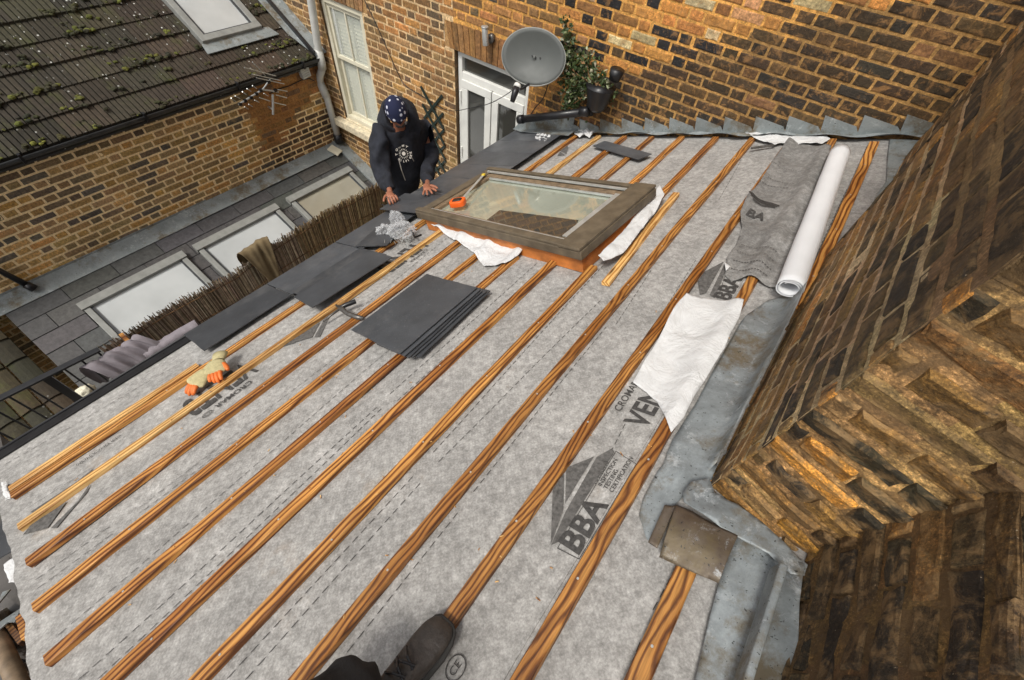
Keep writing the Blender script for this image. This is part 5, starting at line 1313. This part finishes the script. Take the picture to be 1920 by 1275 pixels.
# tail of knot
vs2,fs2=blob(hd-fwd*.10+upv*.02,.03,.02,.02,.4,2,3,10,8,fwd,sd_,upv);mb.add(vs2,fs2);mb.build('bandana',M['bandana'],wk,smooth=True)
mb=MB();vs,fs=blob(hd+fwd*.062-upv*.095,.036,.045,.036,.35,4,2,16,12,fwd,sd_,upv);mb.add(vs,fs);mb.build('beard',M['beard'],wk,smooth=True)
mb=MB()
vs,fs=skinm([hip+V((0,0,-.02)),wst,chs,nck-V((0.0,0,.045)),shL,elL,wrL,wrL+(haL-wrL)*.35,shR,elR,wrR,wrR+(haR-wrR)*.35],
 [(0,1),(1,2),(2,3),(2,4),(4,5),(5,6),(6,7),(2,8),(8,9),(9,10),(10,11)],
 [(.19,.17),(.215,.18),(.225,.18),(.14,.13),(.108,.108),(.088,.088),(.066,.066),(.045,.045),(.108,.108),(.088,.088),(.066,.066),(.045,.045)],3)
vv=[]
for p in vs:
    vv.append(p+V((noise.noise(p*9),noise.noise(p*9+V((5,0,0))),noise.noise(p*9+V((0,5,0)))))*.026+V((1,-.3,.2))*.010*math.sin(p.z*48+6*noise.noise(p*5)+p.y*14)*max(0,noise.noise(p*6+V((2,2,2)))+.4))
mb.add(vv,fs);hood=mb.build('hoodie',M['navy'],wk,smooth=True)
# hood: collar gathered behind the neck and round the head
mb=MB();rr=[]
nc=hd-upv*.085-fwd*.02
seg=32;vs=[]
prof=((.190,-.13),(.172,-.085),(.152,-.045),(.134,-.018),(.121,-.004),(.108,-.008),(.094,-.04),(.078,-.09))
for q,(r,dz) in enumerate(prof):
    for i in range(seg):
        t=2*PI*i/seg;c=math.cos(t)
        rise=.030*max(0,-c);k=1+.05*math.sin(t*5+q*.7)
        vs.append(nc+fwd*(c*r*.92*k-(.035 if c<0 else 0))+sd_*(math.sin(t)*r*k)+upv*(dz+rise-.075*max(0,c)+.008*math.sin(t*4+q)))
mb.add(vs,[(q*seg+i,q*seg+(i+1)%seg,(q+1)*seg+(i+1)%seg,(q+1)*seg+i) for q in range(len(prof)-1) for i in range(seg)]);mb.build('hood',M['navy'],wk,smooth=True)
mb=MB();vs,fs=blob(hd+fwd*.045+sd_*-.045-upv*.10,.03,.012,.05,.3,3,5,12,8,fwd,sd_,upv);mb.add(vs,fs);mb.build('collar',M['white_cloth'],wk,smooth=True)
mb=MB();vs,fs=skinm([hip+V((0,0,.02)),legL,knL,foL,legR,knR,foR],[(0,1),(1,2),(2,3),(0,4),(4,5),(5,6)],[.15,.10,.075,.065,.10,.075,.065],1);mb.add(vs,fs);mb.build('trousers',M['trouser'],wk,smooth=True)
for f_ in(foL,foR):
    mb=MB();vs,fs=blob(f_+V((.06,0,-.02)),.14,.05,.045,.1,1,1,14,8,V((1,0,0)),V((0,1,0)),V((0,0,1)));mb.add(vs,fs);mb.build('boot',M['boot'],wk,smooth=True)
# chest print: ring of letters round an emblem; drawstrings
cx_=X(757,288,-2.935);fn_=(-cx_).normalized();ux=V((0,1,0));ux=(ux-fn_*ux.dot(fn_)).normalized();uz=fn_.cross(ux)
if uz.z<0:uz=-uz
mb=MB();wd='TOMMY'
def ringtext(s,a0,a1,r,flip):
    for i,ch in enumerate(s):
        t=a0+(a1-a0)*(i+.5)/len(s)
        def fn(x,y,t=t):
            x-=.007
            rr=r+(y if not flip else -y)
            th=t-(x/r if not flip else -x/r)
            q=cx_+ux*math.cos(th)*rr+uz*math.sin(th)*rr+fn_*.012
            return q
        text_mesh(ch,.026,fn,mb,0,.001)
ringtext('TOMMY',PI*.98,PI*.12,.058,False);ringtext('HILFIGER',-PI*.95,-PI*.05,.074,True)
for k in range(16):
    t=2*PI*k/16;mb.prism([cx_+ux*math.cos(t+e)*rr_+uz*math.sin(t+e)*rr_+fn_*.010 for e,rr_ in((-.10,.030),(.10,.030),(.03,.046),(-.03,.046))],fn_*.001)
mb.prism([cx_+ux*math.cos(t)*.017+uz*math.sin(t)*.017+fn_*.010 for t in[2*PI*k/14 for k in range(14)]],fn_*.002);mb.build('chest_print',M['logo'],wk)
for (a,b) in(((748,300),(760,338)),((768,285),(776,302))):
    mb=MB();mb.tube([X(*a,-2.915),X((a[0]+b[0])/2-1,(a[1]+b[1])/2,-2.905),X(*b,-2.92)],.004,5);mb.build('drawstring',M['logo'],wk)
# ================================================================= PHOTOGRAPHER'S LEG AND BOOT
pg=empty('person',RP(-.14,-.10,0),'black work boot and dark trouser leg of a person standing at the bottom edge','person')
toe=V(roofpx(832,1162));toe=(-.108,.030);heel=(-.098,-.268);hh=.027
def bt(mb,k_list,seg=22,parent=None):
    vs=[]
    dx,dy=toe[0]-heel[0],toe[1]-heel[1];L=math.hypot(dx,dy);dx/=L;dy/=L;nx,ny=dy,-dx
    for (t,w,top,off,bot) in k_list:
        for i in range(seg):
            a=2*PI*i/seg;c,s=math.cos(a),math.sin(a)
            cx=math.copysign(abs(c)**.75,c)*w+off
            z=bot+(top-bot)*(.5+.5*math.copysign(abs(s)**.8,s))
            if s>0: cx*=1-.12*s
            u=heel[0]+dx*t*L+nx*cx;y=heel[1]+dy*t*L+ny*cx;vs.append(RP(u,y,z))
    n=len(k_list);mb.add(vs,[(q*seg+i,q*seg+(i+1)%seg,(q+1)*seg+(i+1)%seg,(q+1)*seg+i) for q in range(n-1) for i in range(seg)]+[tuple(range(seg))[::-1],tuple((n-1)*seg+i for i in range(seg))])
b0=hh
mb=MB();bt(mb,[(-.01,.018,.05,0,b0+.02),(.02,.034,.09,0,b0+.015),(.15,.038,.125,0,b0+.015),(.30,.037,.130,0,b0+.015),(.45,.040,.112,0,b0+.015),(.58,.046,.095,.001,b0+.015),(.70,.050,.082,.002,b0+.015),(.82,.049,.076,.003,b0+.015),(.90,.045,.070,.004,b0+.015),(.96,.036,.060,.004,b0+.016),(.995,.020,.048,.003,b0+.020)])
bo=mb.build('boot',M['boot'],pg,smooth=True);bo.modifiers.new('u','SUBSURF').levels=1
mb=MB();bt(mb,[(-.03,.030,b0+.018,0,b0),(.1,.042,b0+.018,0,b0),(.4,.042,b0+.016,0,b0+.002),(.6,.052,b0+.018,0,b0),(.75,.056,b0+.018,.002,b0),(.88,.052,b0+.020,.004,b0+.002),(.97,.041,b0+.022,.004,b0+.006),(1.01,.024,b0+.024,.003,b0+.012)]);mb.build('sole',M['sole'],bo,smooth=True)
mb=MB()
for i,t in enumerate((.60,.55,.50,.45)):
    dx,dy=toe[0]-heel[0],toe[1]-heel[1];c=(heel[0]+dx*t,heel[1]+dy*t);top=.112+.016*(.58-t)/.06*.35
    sg=1 if i%2 else -1
    mb.tube([RP(c[0]-.026,c[1]-.012*sg,top-.014),RP(c[0],c[1],top+.004),RP(c[0]+.026,c[1]+.012*sg,top-.014)],.0034,6)
mb.build('lace',M['black'],bo)
# trouser leg rising out of frame, then hips
mb=MB();ank=RP(-.118,-.165,.115);ml_=RP(-.150,-.240,.20);kn=ml_+V((-.01,-.26,.26));hp_=kn+V((.10,-.16,.42));an2=RP(.12,-.42,.12);kn2=an2+V((-.02,-.02,.36))
vs,fs=skinm([hp_,kn,ml_,ank,kn2+V((0,-.1,0)),an2],[(0,1),(1,2),(2,3),(0,4),(4,5)],[.12,.085,.080,.068,.085,.075],3)
vs=[p+V((noise.noise(p*11),noise.noise(p*11+V((3,0,0))),noise.noise(p*11+V((0,3,0)))))*.022+V((noise.noise(p*31),noise.noise(p*31+V((3,0,0))),noise.noise(p*31+V((0,3,0)))))*.008 for p in vs];mb.add(vs,fs);mb.build('trousers',M['trouser'],pg,smooth=True)
mb=MB();vs,fs=blob(RP(.09,-.42,.06),.05,.15,.045,.1,1,2,18,10);mb.add(vs,fs);mb.build('boot',M['boot'],pg,smooth=True)
# ================================================================= place empties, lift everything, camera, light
bpy.context.view_layer.update()
GRP={'membrane_scrap':'white felt scraps on the roof','broken_slate':'broken slates at the lower left','work_glove':'pair of work gloves','cable':'dark cables on the back wall','loose_batten':'loose battens','membrane_flap':'felt flaps at the roof window','timber_offcut':'timber offcuts at the lower left','slate':'loose slates on the roof'}
for o in COL.objects:
    if o.parent is None:
        k=o.name.split('.')[0]
        if k in GRP and 'group' not in o: o['group']=GRP[k]
for o in list(COL.objects):
    if o.type=='EMPTY' and o.name in BASE:
        b=BASE[o.name];o.location=b
        bpy.context.view_layer.update()
        for ch in o.children:
            ch.matrix_parent_inverse=Matrix.Translation(-b)
for o in COL.objects:
    if o.parent is None: o.location=o.location+V((0,0,LIFT))
cam=bpy.data.cameras.new('camera');co=bpy.data.objects.new('camera',cam);COL.objects.link(co)
cam.sensor_width=36;cam.lens=FPX*36/1920;cam.clip_start=.02;cam.clip_end=500
r0,r1,r2=CM[0],CM[1],CM[2]
co.matrix_world=Matrix(((r0[0],-r1[0],-r2[0],0),(r0[1],-r1[1],-r2[1],0),(r0[2],-r1[2],-r2[2],LIFT),(0,0,0,1)))
scene.camera=co
w=bpy.data.worlds.new('World');scene.world=w;w.use_nodes=True;nt=w.node_tree;bgn=nt.nodes['Background']
sky=nt.nodes.new('ShaderNodeTexSky');sky.sky_type='NISHITA';sky.sun_disc=False
SE,SA=math.radians(58),math.radians(184)   # elevation, azimuth (clockwise from +Y)
sky.sun_elevation=SE;sky.sun_rotation=SA;sky.dust_density=4;sky.air_density=1;sky.ozone_density=1
hs=nt.nodes.new('ShaderNodeHueSaturation');hs.inputs['Saturation'].default_value=.12
nt.links.new(sky.outputs[0],hs.inputs['Color']);nt.links.new(hs.outputs[0],bgn.inputs['Color']);bgn.inputs['Strength'].default_value=.09
sl=bpy.data.lights.new('sun','SUN');sl.energy=1.5;sl.angle=math.radians(13);sl.color=(1,.95,.86)
so=bpy.data.objects.new('sun',sl);COL.objects.link(so)
d=V((math.sin(SA)*math.cos(SE),math.cos(SA)*math.cos(SE),math.sin(SE)))
so.rotation_euler=(-d).to_track_quat('-Z','Y').to_euler();so.location=(0,0,12)
vs=scene.view_settings;vs.view_transform='Standard';vs.look='None';vs.gamma=1;vs.use_curve_mapping=False;vs.exposure=.62
